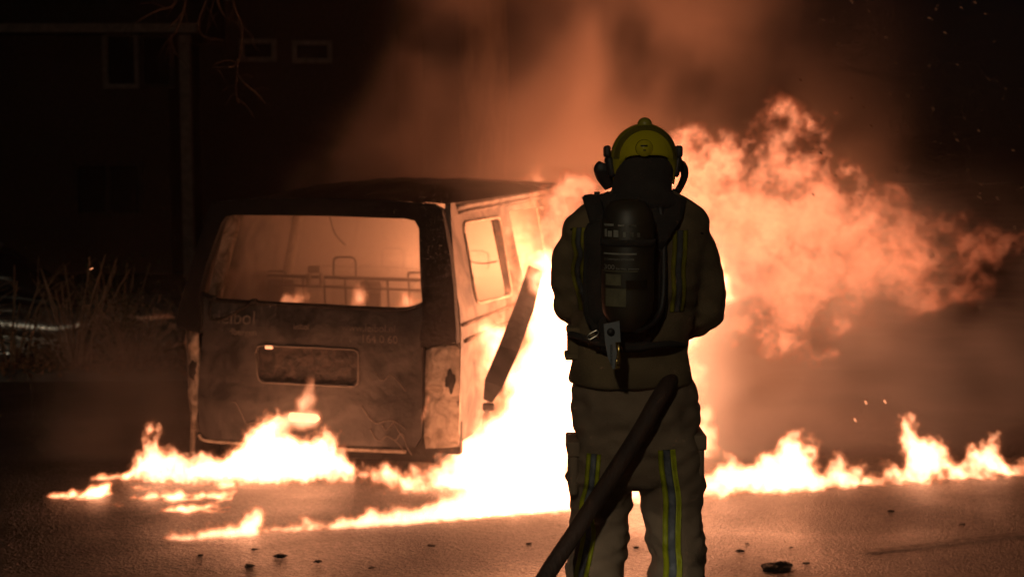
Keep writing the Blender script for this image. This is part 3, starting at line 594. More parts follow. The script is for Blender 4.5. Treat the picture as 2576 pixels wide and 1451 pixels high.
def ring(l, r_, py, d, dy=0):
    a, b = at(l, py, FY), at(r_, py, FY); return ((a.x + b.x) / 2, FY + dy, a.z, (b.x - a.x) / 2, d)
def A(px, py, dy=0): p = at(px, py, FY); return Vector((p.x, FY + dy, p.z))
px0 = at(1610, 900, FY).x
man = Vector((px0, FY, 0))
def local(me):
    me.transform(Matrix.Translation(-man)); return me
# body: one continuous figure under the clothes
bm = bmesh.new()
loft(bm, [ring(1535, 1690, 520, .09), ring(1480, 1730, 560, .10), ring(1480, 1730, 640, .11), ring(1495, 1715, 760, .10), ring(1500, 1705, 850, .10), ring(1490, 1715, 950, .115), ring(1490, 1720, 1050, .12), ring(1500, 1710, 1120, .10)])
for l in ([(1545, 1060), (1520, 1250), (1508, 1440), (1505, 1600), (1500, 1710)], [(1665, 1060), (1690, 1250), (1700, 1440), (1706, 1600), (1712, 1710)]):
    tube(bm, spline([A(*q) for q in l], 4), [.095, .08, .058, .062, .045], n=14)
    p = A(*l[-1]); loft(bm, [(p.x, FY + .07, .02, .045, .13), (p.x, FY + .06, .07, .043, .11), (p.x, FY + .02, .13, .04, .06)])
for l in ([(1500, 610, 0), (1462, 625, 0), (1436, 670, .01), (1428, 722, .02), (1438, 758, .05), (1470, 795, .15), (1530, 835, .26), (1560, 850, .33)], [(1705, 615, 0), (1738, 628, 0), (1762, 685, .01), (1772, 745, .02), (1766, 796, .04), (1733, 828, .13), (1672, 858, .25), (1650, 866, .31)]):
    tube(bm, spline([A(*q) for q in l], 4), [.05, .05, .045, .042, .04, .038, .03, .03], n=12)
tube(bm, [A(1612, 540), A(1614, 470), A(1616, 430, .02)], [.062, .058, .06], n=14)
loft(bm, [(A(1617, 0).x, FY + .045, at(0, 470, FY).z, .045, .055), (A(1617, 0).x, FY + .04, at(0, 450, FY).z, .064, .08), (A(1617, 0).x, FY + .025, at(0, 400, FY).z, .075, .095), (A(1617, 0).x, FY + .015, at(0, 350, FY).z, .07, .088), (A(1617, 0).x, FY + .015, at(0, 325, FY).z, .04, .05)], e=2)
c = A(1617, 420, .135); tube(bm, [c + Vector((0, -.02, .03)), c + Vector((0, .012, -.012)), c + Vector((0, -.01, -.02))], [.012, .016, .012], n=8)
person = obj('person', local(fused(bm, .011, 4)), m_skin); person.location = man
tag(person, 'firefighter seen from behind in yellow helmet and bulky suit, facing the burning van', 'person')
def part(name, me, m, parent=person, **k):
    if isinstance(me, bmesh.types.BMesh):
        q = me; bmesh.ops.recalc_face_normals(q, faces=q.faces); me = bpy.data.meshes.new(name); q.to_mesh(me); q.free()
    return obj(name, local(me), m, parent, **k)
# jacket
bm = bmesh.new()
loft(bm, [ring(1545, 1690, 478, .085), ring(1520, 1712, 492, .11), ring(1490, 1742, 505, .125), ring(1452, 1768, 526, .14), ring(1424, 1780, 550, .15), ring(1410, 1782, 580, .155), ring(1420, 1782, 620, .16), ring(1450, 1762, 700, .17), ring(1446, 1750, 790, .17),
          ring(1438, 1738, 840, .172), ring(1434, 1730, 872, .168), ring(1437, 1732, 895, .172), ring(1436, 1742, 930, .182), ring(1430, 1743, 955, .186), ring(1436, 1738, 961, .180)], n=40)
for l, R in (([(1500, 610, 0), (1462, 622, 0), (1434, 670, .01), (1424, 722, .02), (1434, 760, .05), (1468, 795, .15), (1530, 835, .26)], [.075, .078, .066, .060, .056, .050, .043]),
             ([(1705, 615, 0), (1738, 625, 0), (1766, 685, .01), (1778, 745, .02), (1772, 798, .04), (1735, 828, .13), (1672, 858, .25)], [.078, .084, .072, .064, .064, .056, .046])):
    tube(bm, spline([A(*q) for q in l], 5), R, n=16)
me = fused(bm, .010, 6)
def folds(c):
    d = .0
    d += .9 * mnoise.noise(Vector((c.x * 7 + 2, c.y * 7, c.z * 13))) + .5 * mnoise.noise(Vector((c.x * 16, c.y * 16, c.z * 26)))
    k = max(0, 1 - abs(c.z - at(0, 770, FY).z) / .16); return d * (.55 + 1.0 * k)
jacket = part('jacket', wrinkle(me, .016, folds), m_coat)
# trousers
bm = bmesh.new()
loft(bm, [ring(1446, 1736, 940, .150), ring(1442, 1746, 985, .165), ring(1443, 1752, 1030, .172), ring(1446, 1752, 1070, .17), ring(1440, 1753, 1110, .165), ring(1432, 1760, 1150, .15), ring(1440, 1758, 1195, .135), ring(1500, 1700, 1222, .09)], n=40)
loft(bm, [ring(1450, 1600, 1080, .15), ring(1434, 1597, 1150, .145), ring(1430, 1591, 1200, .135), ring(1442, 1586, 1245, .125), ring(1441, 1578, 1290, .12), ring(1439, 1578, 1345, .118), ring(1437, 1573, 1400, .115), ring(1432, 1563, 1455, .112), ring(1425, 1560, 1560, .105), ring(1422, 1556, 1650, .10), ring(1426, 1552, 1690, .095)], n=28)
loft(bm, [ring(1600, 1748, 1080, .15), ring(1598, 1762, 1150, .145), ring(1603, 1763, 1200, .135), ring(1613, 1761, 1245, .125), ring(1621, 1763, 1290, .12), ring(1629, 1765, 1345, .118), ring(1637, 1768, 1400, .115), ring(1637, 1770, 1455, .112), ring(1640, 1776, 1560, .105), ring(1646, 1780, 1650, .10), ring(1650, 1778, 1690, .095)], n=28)
me = fused(bm, .010, 5)
def tfolds(c): return 1.1 * (.5 - abs(mnoise.noise(Vector((c.x * 5, c.y * 5, c.z * 11 + 5 + c.x * 5))))) + .6 * mnoise.noise(Vector((c.x * 8, c.y * 8, c.z * 15 + 5))) + .6 * mnoise.noise(Vector((c.x * 17, c.y * 17, c.z * 30)))
trousers = part('trousers', wrinkle(me, .018, tfolds), m_trou)
for nm, q, sz in (('pocket', A(1440, 1168, -.02), (.030, .17, .165)), ('pocket', A(1752, 1140, -.01), (.030, .17, .13))):
    bm = bmesh.new(); bx(bm, q, sz, bevel=.012); bx(bm, q + Vector((0, 0, sz[2] / 2 - .01)), (sz[0] + .012, sz[1] + .01, .05), bevel=.006); part(nm, bm, m_trou, trousers)
bm = bmesh.new(); q = A(1446, 858, -.03); bx(bm, q, (.052, .11, .085), bevel=.014); bx(bm, q + Vector((.002, 0, .04)), (.062, .12, .03), bevel=.01); bx(bm, q + Vector((-.004, 0, -.042)), (.062, .11, .02), bevel=.006); part('hip_pouch', bm, m_coat, jacket)
# boots and gloves
for l, r_ in ((1425, 1555), (1650, 1780)):
    c = at((l + r_) / 2, 1700, FY); bm = bmesh.new()
    loft(bm, [(c.x, FY + .05, .0, .06, .155), (c.x, FY + .05, .03, .062, .158), (c.x, FY + .04, .08, .055, .14), (c.x, FY + .0, .13, .056, .09), (c.x, FY - .01, .2, .062, .075), (c.x, FY - .01, .3, .066, .08)], n=24); part('boot', bm, m_black)
def glove(base, palm, rolls, s):
    bm = bmesh.new(); d = (palm - base).normalized()
    tube(bm, [base, base + d * .05, palm, palm + d * .03], [.042, .036, .046, .036], n=12, flat=.75)
    side_ = d.cross(Vector((0, 0, 1))).normalized(); upv = Vector((0, 0, 1))
    for i in range(4):
        o_ = palm + d * .03 + upv * (.032 - .021 * i); L = (.9, 1.05, 1.0, .8)[i]
        tube(bm, spline([o_, o_ + d * .035 * L, o_ + d * .05 * L + side_ * s * .03, o_ + d * .025 + side_ * s * .055 * L], 4), [.0115, .011, .010, .008], n=8)
    o_ = palm - d * .01 + upv * .04; tube(bm, spline([o_, o_ + upv * .03 + side_ * s * .02, o_ + upv * .03 + side_ * s * .05], 4), [.013, .012, .009], n=8)
    me = fused(bm, .005, 2); return part('glove', me, m_black)
glove(A(1530, 835, .27), A(1575, 858, .36), 0, 1); glove(A(1672, 858, .26), A(1635, 866, .34), 0, -1)
# helmet
HX = at(1621, 400, FY).x; HZ = at(1621, 400, FY).z; k_ = 1 / 765.
bm = bmesh.new(); G = []
for i in range(65):                                     # dome with a straight skirt and an arched rear rim
    ph = 2 * math.pi * i / 64; sx_, sy_ = math.sin(ph), -math.cos(ph); x_ = abs(sx_)
    zr = .012 - .098 * min(1, x_) ** 5 if sy_ < 0 else -.086 + .07 * max(0, sy_ - .35)
    row = []
    for j in range(21):
        t = j / 20
        if t < .75: el = math.pi / 2 * (1 - t / .75); ce, z = math.cos(el), .117 * math.sin(el); z = max(z, zr) if zr > 0 else z
        else: ce, z = 1 - .10 * ((t - .75) / .25) ** 2 * (1 if zr < 0 else 0), min(0, zr) * (t - .75) / .25 + (zr if zr > 0 else 0)
        if zr > 0: el = math.asin(min(1, max(zr / .117, math.sin(math.pi / 2 * (1 - t))))); ce, z = math.cos(el), .117 * math.sin(el)
        row.append(bm.verts.new((HX + .1105 * ce * sx_, FY + .02 + .138 * ce * sy_, HZ + z)))
    G.append(row)
for a, b in zip(G, G[1:]):
    for j in range(20): bm.faces.new((a[j], a[j + 1], b[j + 1], b[j]))
bmesh.ops.remove_doubles(bm, verts=bm.verts, dist=1e-4); bmesh.ops.solidify(bm, geom=bm.faces[:], thickness=.005)
helmet = part('helmet', bm, m_helmet)
bm = bmesh.new(); R_ = []
for i in range(37):                                     # darker band over the crown
    a = math.pi * i / 36; row = []
    for t in (-.32, -.22, -.12, -.02, .08, .18):
        x = -math.cos(a); z = math.sin(a); y = -.62 + .5 * (t + .32) - .0
        n_ = math.sqrt(max(0, 1 - y * y)); row.append(bm.verts.new((HX + x * n_ * .1105 * 1.006, FY + .02 + y * .138 * 1.006, HZ + z * n_ * .117 * 1.008)))
    R_.append(row)
for a, b in zip(R_, R_[1:]):
    for j in range(5): bm.faces.new((a[j], a[j + 1], b[j + 1], b[j]))
bmesh.ops.solidify(bm, geom=bm.faces[:], thickness=.002); part('helmet_band', bm, m_hband, helmet)
bm = bmesh.new(); bmesh.ops.create_uvsphere(bm, u_segments=20, v_segments=12, radius=1, matrix=Matrix.Translation((HX, FY + .0, HZ + .113)) @ Matrix.Diagonal((.024, .03, .022, 1))); part('crown_knob', bm, m_hband, helmet)
bm = bmesh.new(); p = A(1613, 374); yb = FY + .02 - .138 * math.sqrt(max(.05, 1 - ((p.z - HZ) / .117) ** 2)); bmesh.ops.create_cone(bm, cap_ends=True, radius1=.029, radius2=.025, depth=.014, segments=28, matrix=Matrix.Translation((p.x, yb - .002, p.z)) @ Matrix.Rotation(math.pi / 2, 4, 'X'))
badge = part('adjuster_disc', bm, m_helmet, helmet)
bm = bmesh.new(); bx(bm, (p.x - .002, yb - .0095, p.z + .008), (.022, .002, .005)); bx(bm, (p.x, yb - .0095, p.z - .006), (.008, .002, .004)); part('badge_mark', bm, m_black, badge)
# neck cape, side mounts, ear piece, boom
bm = bmesh.new()
loft(bm, [(HX, FY + .02, at(0, 382, FY).z, .086, .105), (HX, FY + .02, at(0, 400, FY).z, .095, .122), (HX - .001, FY + .01, at(0, 430, FY).z, .098, .128), (HX - .004, FY + .01, at(0, 455, FY).z, .097, .128), (HX - .008, FY + .0, at(0, 478, FY).z, .099, .135), (HX - .009, FY, at(0, 490, FY).z, .113, .15), (HX - .010, FY, at(0, 506, FY).z, .140, .16), (HX - .010, FY, at(0, 520, FY).z, .150, .155)], n=36, e=2.2)
me = bpy.data.meshes.new('t'); bm.to_mesh(me); bm.free(); part('neck_cape', wrinkle(me, .003, lambda c: mnoise.noise(c * 20)), m_blackcloth)
for s, xp in ((-1, 1536), (1, 1702)):
    bm = bmesh.new(); c = A(xp, 420, .03); bx(bm, c, (.026, .11, .07), Matrix.Rotation(s * .18, 3, 'Y'), bevel=.012); bx(bm, c + Vector((s * .010, 0, .05)), (.022, .06, .04), bevel=.008); part('visor_mount', bm, m_black, helmet)
bm = bmesh.new(); tube(bm, spline([A(1522, 412, .03), A(1517, 425, .03), A(1523, 445, .04), A(1537, 472, .05)], 5), [.012, .019, .018, .012], n=10, flat=1.6); part('ear_piece', bm, m_black, helmet)
bm = bmesh.new(); tube(bm, spline([A(1708, 412, .05), A(1722, 417, .06), A(1729, 438, .07), A(1723, 462, .08), A(1709, 489, .09)], 6), [.009, .0105, .0105, .010, .0095], n=10, flat=1.5); tube(bm, [A(1700, 476, .02), A(1697, 486, .02)], .008, n=8); part('microphone_boom', bm, m_black, helmet)
bm = bmesh.new(); bmesh.ops.create_uvsphere(bm, u_segments=24, v_segments=16, radius=1, matrix=Matrix.Translation((HX, FY + .085, HZ - .045)) @ Matrix.Diagonal((.085, .085, .085, 1))); part('face_mask', bm, m_glass, helmet)
bm = bmesh.new(); q = A(1500, 497, -.04); tube(bm, [q, q + Vector((0, 0, .02))], [.009, .010], n=10); tube(bm, spline([A(1486, 520, -.08), A(1500, 503, -.06), A(1530, 488, -.05)], 5), .012, n=8); part('buckle', bm, m_black, jacket)
# reflective bands laid onto the cloth
def band(tgt, left, right, m, name, off=.004, parent=None, back=True):
    """a ribbon between two outlines (pixel polylines of equal length), dropped onto the cloth from behind"""
    bvh = BVHTree.FromPolygons([v.co.copy() for v in tgt.data.vertices], [list(p.vertices) for p in tgt.data.polygons])
    Lp = spline([(x, y, 0) for x, y in left], 9); Rp = spline([(x, y, 0) for x, y in right], 9); bm = bmesh.new(); rows = []
    for a, b in zip(Lp, Rp):
        row = []
        for t in (0, .33, .67, 1):
            q = a.lerp(b, t); p = at(q.x, q.y, FY) - man; h = bvh.ray_cast(Vector((p.x, -1.2, p.z)), Vector((0, 1, 0)))[0]
            row.append(Vector((p.x, (h.y if h else 0) - off, p.z)))
        rows.append([bm.verts.new(p) for p in row])
    for a, b in zip(rows, rows[1:]):
        for k in range(3): bm.faces.new((a[k], a[k + 1], b[k + 1], b[k]))
    bmesh.ops.solidify(bm, geom=bm.faces[:], thickness=.002)
    return obj(name, bm, m, parent or tgt)
def stripe(tgt, cl, w, name='reflective_stripe'):       # yellow, silver, yellow; w: full width in px
    ctr = [(x, y) for x, y in cl]; seg = lambda f0, f1: ([(x + w * f0, y) for x, y in ctr], [(x + w * f1, y) for x, y in ctr])
    a_, b_ = (m_sil2, m_yel2) if tgt is jacket else (m_sil, m_yel); s = band(tgt, *seg(-.22, .22), a_, name); band(tgt, *seg(-.5, -.2), b_, 'yellow_edge', .0055, s); band(tgt, *seg(.2, .5), b_, 'yellow_edge', .0055, s)
stripe(jacket, [(1453, 568), (1450, 605), (1456, 635), (1450, 670), (1455, 705), (1466, 745), (1470, 775)], 31)
stripe(jacket, [(1698, 574), (1697, 620), (1693, 670), (1694, 720), (1690, 772)], 38)
stripe(trousers, [(1488, 1118), (1484, 1160), (1480, 1210), (1470, 1260), (1476, 1320), (1466, 1380), (1455, 1450), (1450, 1560), (1448, 1650)], 34)
stripe(trousers, [(1663, 1105), (1670, 1170), (1679, 1225), (1680, 1290), (1679, 1350), (1683, 1400), (1680, 1460), (1684, 1560), (1690, 1650)], 44)
band(jacket, [(1432, 572), (1500, 562)], [(1432, 576), (1500, 566)], m_blackcloth, 'yoke_seam'); band(jacket, [(1680, 566), (1760, 582)], [(1680, 570), (1760, 586)], m_blackcloth, 'yoke_seam')

# breathing apparatus on the back
BY = FY - .20
ba = thing('breathing_apparatus', 'black air cylinder and harness strapped to the back of the firefighter', 'breathing apparatus', (at(1575, 700, FY).x, BY, at(1575, 700, FY).z))
bo = Vector(ba.location)
def B(px, py, y=BY): p = at(px, py, y); return Vector((p.x, y, p.z)) - bo
def bpart(name, me, m, parent=ba, **k): return obj(name, me, m, parent, **k)
bm = sheet([(c.x, c.z) for c in (B(1489, 506), B(1520, 490), B(1700, 488), B(1738, 504), B(1722, 545), B(1680, 605), B(1668, 625), B(1522, 625), B(1510, 590))], thick=.035, cuts=[B(0, y).z for y in (510, 530, 550, 570, 590, 610)], cuts_u=[B(x, 500).x for x in (1520, 1560, 1600, 1640, 1680, 1710)],
           fn=lambda u, v, w: (u, .02 + w + .10 * max(0, (v - B(0, 560).z)) / .09 + 1.2 * (u - B(1612, 500).x) ** 2, v)); bpart('harness_yoke', bm, m_blackcloth)
def lathe(bm, prof, cx, cy, n=32):
    loft(bm, [(cx, cy, z, r_, r_) for z, r_ in prof], n=n, e=2); return bm
cx = B(1573, 700).x; zt, zb = B(0, 505).z, B(0, 800).z
bm = lathe(bmesh.new(), [(zb - .03, .03), (zb, .06), (zb + .03, .076), (zb + .07, .082), (zt - .07, .082), (zt - .03, .075), (zt, .055), (zt + .008, .02)], cx, -.09)
cyl = bpart('air_cylinder', bm, m_cyl)
bm = lathe(bmesh.new(), [(B(0, 612).z, .086), (B(0, 596).z, .086)], cx, -.09); bpart('cylinder_band', bm, m_blackcloth, cyl)
def onc(px, py, w, h, m, name, parent):                  # a label wrapped round the cylinder
    c = B(px, py); bm = bmesh.new(); n = 10; W_ = w * k_; H_ = h * k_; rows = []
    for i in range(n + 1):
        x = c.x - W_ / 2 + W_ * i / n - cx; a = math.asin(max(-.98, min(.98, x / .0835))); rows.append([bm.verts.new((cx + .0835 * math.sin(a), -.09 - .0835 * math.cos(a), c.z + s * H_ / 2)) for s in (-1, 1)])
    for a, b in zip(rows, rows[1:]): bm.faces.new((a[0], b[0], b[1], a[1]))
    bmesh.ops.solidify(bm, geom=bm.faces[:], thickness=.001); return bpart(name, bm, m, parent)
onc(1534, 693, 34, 26, m_plate, 'label', cyl); onc(1540, 736, 46, 42, m_plate, 'label', cyl); onc(1590, 705, 50, 22, mat('dim_label', (.08, .07, .045), rough=.5), 'label', cyl)
onc(1551, 630, 74, 4, m_txt, 'label', cyl); onc(1551, 672, 80, 2, m_plate, 'label', cyl)
def ctext(s, size, px, py, m=m_txt):
    c = B(px, py); t = text(s, size, m, cyl, (0, 0, 0), (0, 0, 0), depth=.0003)
    for v in t.data.vertices:
        x = c.x + v.co.x - cx; a = math.asin(max(-.98, min(.98, x / .0840))); v.co = Vector((cx + .0842 * math.sin(a), -.09 - .0842 * math.cos(a), c.z + v.co.y))
ctext('300', .021, 1512, 668); ctext('bar max. pressure', .0095, 1540, 668); ctext('COMPOSITE CYLINDER', .0085, 1513, 646)
for x_, w_b, h_b, y_b in ((1517, 5, 18, 580), (1526, 9, 14, 582), (1540, 11, 16, 581), (1560, 6, 12, 583), (1578, 8, 11, 584), (1594, 8, 10, 584), (1524, 20, 5, 560), (1552, 14, 4, 561), (1580, 18, 4, 562)): onc(x_, y_b, w_b, h_b, m_txt, 'label', cyl)
bm = bmesh.new(); bx(bm, (cx, .03, B(0, 690).z), (.26, .05, .34), bevel=.04); bx(bm, (cx, .01, B(0, 840).z), (.17, .07, .12), bevel=.03); bpart('backplate', bm, m_blackcloth)
bm = bmesh.new()
for s in (-1, 1): tube(bm, spline([B(1575 + s * 82, 500) + Vector((0, .16, 0)), B(1575 + s * 80, 512) + Vector((0, .07, 0)), B(1575 + s * 68, 560) + Vector((0, .05, 0)), B(1575 + s * 58, 620) + Vector((0, .04, 0))], 5), [.028, .030, .028, .024], n=8, flat=.4)
for s in (-1, 1): tube(bm, spline([B(1575 + s * 68, 610) + Vector((0, .02, 0)), B(1575 + s * 96, 660) + Vector((0, .03, 0)), B(1575 + s * 96, 780) + Vector((0, .03, 0)), B(1575 + s * 70, 840) + Vector((0, .03, 0))], 5), .016, n=8, flat=.7)
bpart('harness', bm, m_blackcloth)
bm = bmesh.new(); tube(bm, spline([B(1575 - 80, 860), B(1575, 872) + Vector((0, -.02, 0)), B(1575 + 95, 866), B(1575 + 150, 880) + Vector((0, .12, 0))], 6), .022, n=8, flat=.5); tube(bm, spline([B(1440, 850) + Vector((0, .1, 0)), B(1480, 856) + Vector((0, .03, 0)), B(1530, 870)], 5), .020, n=8, flat=.5); bpart('waist_belt', bm, m_blackcloth)
bm = sheet([(c.x, c.z) for c in (B(1510, 800), B(1548, 792), B(1552, 860), B(1548, 905), B(1532, 908), B(1520, 880), B(1513, 840))], thick=.012, fn=lambda u, v, w: (u, -.165 + w, v)); hs = bpart('valve_holster', bm, m_holster, smooth=False)
bm = bmesh.new(); bmesh.ops.create_cone(bm, cap_ends=True, radius1=.012, radius2=.012, depth=.008, segments=20, matrix=Matrix.Translation(B(1527, 818) + Vector((0, -.172, 0))) @ Matrix.Rotation(math.pi / 2, 4, 'X')); bpart('eyelet', bm, m_black, hs)
text('BRANDWEER', .011, m_black, hs, B(1531, 900) + Vector((0, -.1722, 0)), (math.pi / 2, -math.pi / 2, 0), depth=.0003)
bm = bmesh.new(); tube(bm, [B(1545, 842) + Vector((0, -.18, 0)), B(1546, 868) + Vector((0, -.182, 0)), B(1544, 898) + Vector((0, -.18, 0))], [.010, .006, .009], n=12); bx(bm, B(1543, 895) + Vector((0, -.18, 0)), (.014, .014, .03), bevel=.003); bpart('brass_valve', bm, m_brass)
bm = bmesh.new(); P = [B(*q) + Vector((0, -.02, 0)) for q in rounded([(1474, 848), (1480, 839), (1500, 828), (1506, 832), (1502, 841), (1482, 853)], 4)]; tube(bm, P + [P[0]], .0028, n=6); bpart('buckle_ring', bm, m_steel)
bm = bmesh.new(); tube(bm, spline([B(1563, 800) + Vector((0, -.09, 0)), B(1600, 820) + Vector((0, -.1, 0)), B(1660, 780) + Vector((0, -.02, 0)), B(1672, 640) + Vector((0, .02, 0)), B(1665, 520) + Vector((0, .05, 0))], 7), .010, n=8); bpart('air_line', bm, m_black)

# hose
hose = thing('fire_hose', 'brown fire hose running from the road up under the right arm', 'hose', (at(1372, 1451, 4.2).x, 4.2, 0)); ho_ = Vector(hose.location)
bm = bmesh.new(); P = [(at(1120, 1451, 3.6).x, 2.4, .045), (at(1180, 1451, 3.9).x, 3.2, .045), (at(1250, 1451, 4.0).x, 3.75, .16)] + [tuple(at(*q)) for q in ((1318, 1560, 4.15), (1372, 1451, 4.30), (1452, 1330, 4.38), (1543, 1190, 4.40), (1610, 1085, 4.41), (1650, 1014, 4.42), (1678, 968, 4.47), (1690, 938, 4.56), (1708, 900, 4.68), (1700, 880, 4.84), (1655, 868, 4.97), (1605, 855, 5.06))]
tube(bm, spline([Vector(p) - ho_ for p in P], 8), [.029, .029, .029, .028, .028, .028, .028, .028, .028], n=14, flat=.8); obj('hose_line', bm, m_hose, hose)
bm = bmesh.new(); p = at(1605, 855, 5.06) - ho_; d = Vector((-.05, .28, .02)); tube(bm, [p - d * .1, p + d * .2, p + d * .25, p + d * .8, p + d * .85, p + d * 1.1], [.034, .034, .026, .024, .034, .036], n=14); obj('nozzle', bm, m_steel, hose)
# ---------------------------------------------------------------- flames and smoke (real volumes; the hottest cores are meshes)
m_core = flame_core_mat('white_hot_flame', 6.5)
m_low = flame_mat('flame_fringe', 34., 1.6)
m_thin = flame_mat('thin_flame', 14., 1.4)
m_side_f = flame_mat('side_flame', 26., 1.5)
m_plume = flame_mat('flame_cloud', 5.6, 2.3, absorb=4., lo=(1, .135, .035), hi=(1, .31, .14))
def unproj(px, py, a, n_):
    d = at(px, py, 1) - Vector((0, 0, HC)); o0 = Vector((0, 0, HC)); t = (Vector((a[0], a[1], 0)) - o0).dot(n_) / d.dot(n_); return o0 + d * t
def flame(name, label, polys, a, b, T, vox=.02, amp=.05, f=6., vert=.5, edge=.08, R=.12, warp=.05, mats=(None, None), iso=.62, seed=0, modulate=0., lamps=(), group=None, bias=0., billow=False, tw=None):
    a = Vector((a[0], a[1], 0)); b = Vector((b[0], b[1], 0)); e = (b - a).normalized(); n_ = Vector((-e.y, e.x, 0))
    root = thing(name, label, 'fire', a, math.atan2(e.y, e.x), group)
    UV = []
    for pl in polys:
        UV.append([((p - a).dot(e), p.z) for p in (unproj(x, y, a, n_) for x, y in pl)])
    al = np.array([q for pl in UV for q in pl]); pad = amp + .04
    lo = (al[:, 0].min() - pad, -T - .02, al[:, 1].min() - .03); hi = (al[:, 0].max() + pad, T + .02, al[:, 1].max() + pad)
    res = [max(4, int((hi[i] - lo[i]) / vox) + 1) for i in range(3)]
    z, y, x = np.meshgrid(*[np.linspace(lo[i], hi[i], res[i]) for i in (2, 1, 0)], indexing='ij')
    wx = warp * fbm(x * f * .6, y * f * .6, z * f * .6 * vert, 3, seed + 11); wz = warp * fbm(x * f * .6 + 9, y * f * .6, z * f * .6 * vert, 3, seed + 17)
    D = np.full(x.shape, -9.)
    X2, Z2 = (x + wx).astype(np.float32), (z + wz).astype(np.float32)
    for pl in UV: D = np.maximum(D, sdf(pl, X2, Z2))
    nz = fbm(x * f, y * f, z * f * vert, 4, seed)
    nz2 = fbm(x * f * 2.6 + 3, y * f * 2.6, z * f * 2.6 * (vert * .5 + .5), 4, seed + 5, .6)
    s = np.minimum(D, R) + amp * (nz * .7 + nz2 * .65) - R * (np.abs(y) / T) ** 2
    s = np.minimum(s, D + amp * .9) + bias
    d = np.clip(s / edge, 0, 1)
    if billow:                                          # rolling cloud: torn sheets with dark gaps
        q = np.clip(D / .26, -1.2, 1) * .42 + .03 - .5 * (y / T) ** 2
        nn = 1.0 * nz + .95 * (np.abs(nz2) * -1.4 + .42); d = np.clip((q - .0 + 1.05 * nn) / .68, 0, 1); nz2 = None; tt = np.clip((D + .20) / .16, 0, 1); d = d * tt * tt * (3 - 2 * tt)
    if modulate and not billow: d = d * np.clip(1 - modulate + modulate * 1.25 * (1 - np.abs(nz * .9 + .5 * nz2)) , .05, 1.1)
    if tw: d = d * np.clip(tw(x, y, z), 0, 1.5)
    d[:, 0] = d[:, -1] = 0; d[:, :, 0] = d[:, :, -1] = 0; d[-1] = 0
    if mats[0]: grid_object('flame_core', np.clip(s / edge / 2.2, 0, 1), lo, hi, mats[0], root, iso)
    grid_object('flame', d, lo, hi, mats[1], root)
    for px, py, off, en, rad in lamps:
        p = unproj(px, py, a, n_); l = bpy.data.lights.new('flame_light', 'POINT'); l.energy = en; l.color = FIRE; l.shadow_soft_size = rad
        o = bpy.data.objects.new('flame_light', l); C.objects.link(o); o.parent = root; o.location = ((p - a).dot(e), off, p.z)
    return root
# pool burning under the tailgate
flame('burning_pool', 'wide low pool of flames burning under the tailgate of the van',
      [[(300, 1190), (345, 1155), (363, 1125), (368, 1085), (380, 1070), (398, 1078), (390, 1105), (412, 1130), (440, 1145), (490, 1152), (560, 1142), (612, 1105), (640, 1062), (690, 1040), (715, 1052), (706, 1090), (735, 1085), (775, 1110), (812, 1072), (838, 1092), (852, 1140), (884, 1165), (935, 1192), (880, 1207), (700, 1217), (450, 1212)]],
      (-2.75, 8.60), (-.7, 8.52), .24, vox=.012, amp=.060, f=13, vert=.6, edge=.05, R=.09, warp=.05, mats=(m_core, m_low), iso=.8, seed=1)
flame('licking_flame', 'thin orange flame licking up the middle of the tailgate', [[(690, 1100), (700, 1060), (722, 1040), (745, 1036), (760, 1030), (752, 1005), (768, 980), (778, 955), (786, 958), (782, 985), (790, 1005), (778, 1030), (800, 1034), (812, 1060), (790, 1072), (740, 1070), (720, 1100)], [(836, 1165), (850, 1125), (868, 1130), (880, 1165), (900, 1185), (850, 1185)]],
      (-1.6, 8.66), (-.9, 8.58), .10, vox=.014, amp=.02, f=9, edge=.04, R=.05, warp=.03, mats=(None, m_thin), seed=2, bias=.02)
# the blaze out of the side door
flame('side_blaze', 'huge white hot blaze pouring from the side door of the van behind the firefighter',
      [[(1395, 640), (1350, 655), (1318, 690), (1308, 760), (1302, 830), (1288, 900), (1262, 985), (1240, 1035), (1200, 1068), (1160, 1100), (1130, 1160), (1100, 1215), (1130, 1262), (1440, 1262), (1740, 1240), (1766, 1160), (1762, 1080), (1750, 1000), (1752, 930), (1742, 882), (1745, 860), (1842, 705), (1838, 668), (1800, 640), (1760, 600), (1600, 560), (1450, 610)]],
      (-.5, 9.25), (1.6, 9.45), .42, vox=.022, amp=.13, f=5., vert=.7, edge=.12, R=.22, warp=.12, mats=(m_core, m_side_f), iso=.8, seed=3,
      lamps=[(1500, 800, .1, 260, .35)])
flame('creeping_flames', 'ragged flames creeping over the scorched side panel of the van below its window',
      [[(1272, 560), (1284, 570), (1290, 640), (1310, 690), (1330, 700), (1306, 760), (1296, 690), (1280, 640)], [(1212, 830), (1230, 808), (1275, 812), (1292, 800), (1285, 850), (1255, 900), (1240, 960), (1218, 1000), (1210, 960), (1226, 905), (1208, 880)], [(1330, 690), (1345, 640), (1370, 620), (1395, 622), (1400, 690)]],
      (-.1, 9.12), (.35, 10.3), .09, vox=.018, amp=.05, f=8, vert=.7, edge=.08, R=.07, warp=.06, mats=(None, flame_mat('creeping_flame', 22., 1.3)), seed=4)
flame('tail_light_flame', 'small orange flame in the gap beside the right tail lamp pocket', [[(1066, 1010), (1070, 995), (1080, 992), (1078, 1012), (1072, 1040), (1064, 1066), (1061, 1050)]], (-.55, 8.68), (-.5, 8.67), .03, vox=.010, amp=.012, f=14, edge=.025, R=.02, warp=.012, mats=(None, flame_mat('small_flame', 30, 1.2)), seed=6)
flame('corner_flame', 'small orange flame at the left rear corner of the van', [[(462, 862), (468, 838), (476, 845), (474, 870), (468, 880)]], (-2.2, 9.5), (-2.0, 9.5), .06, vox=.014, amp=.02, f=9, edge=.05, R=.04, warp=.02, mats=(None, m_thin), seed=7)
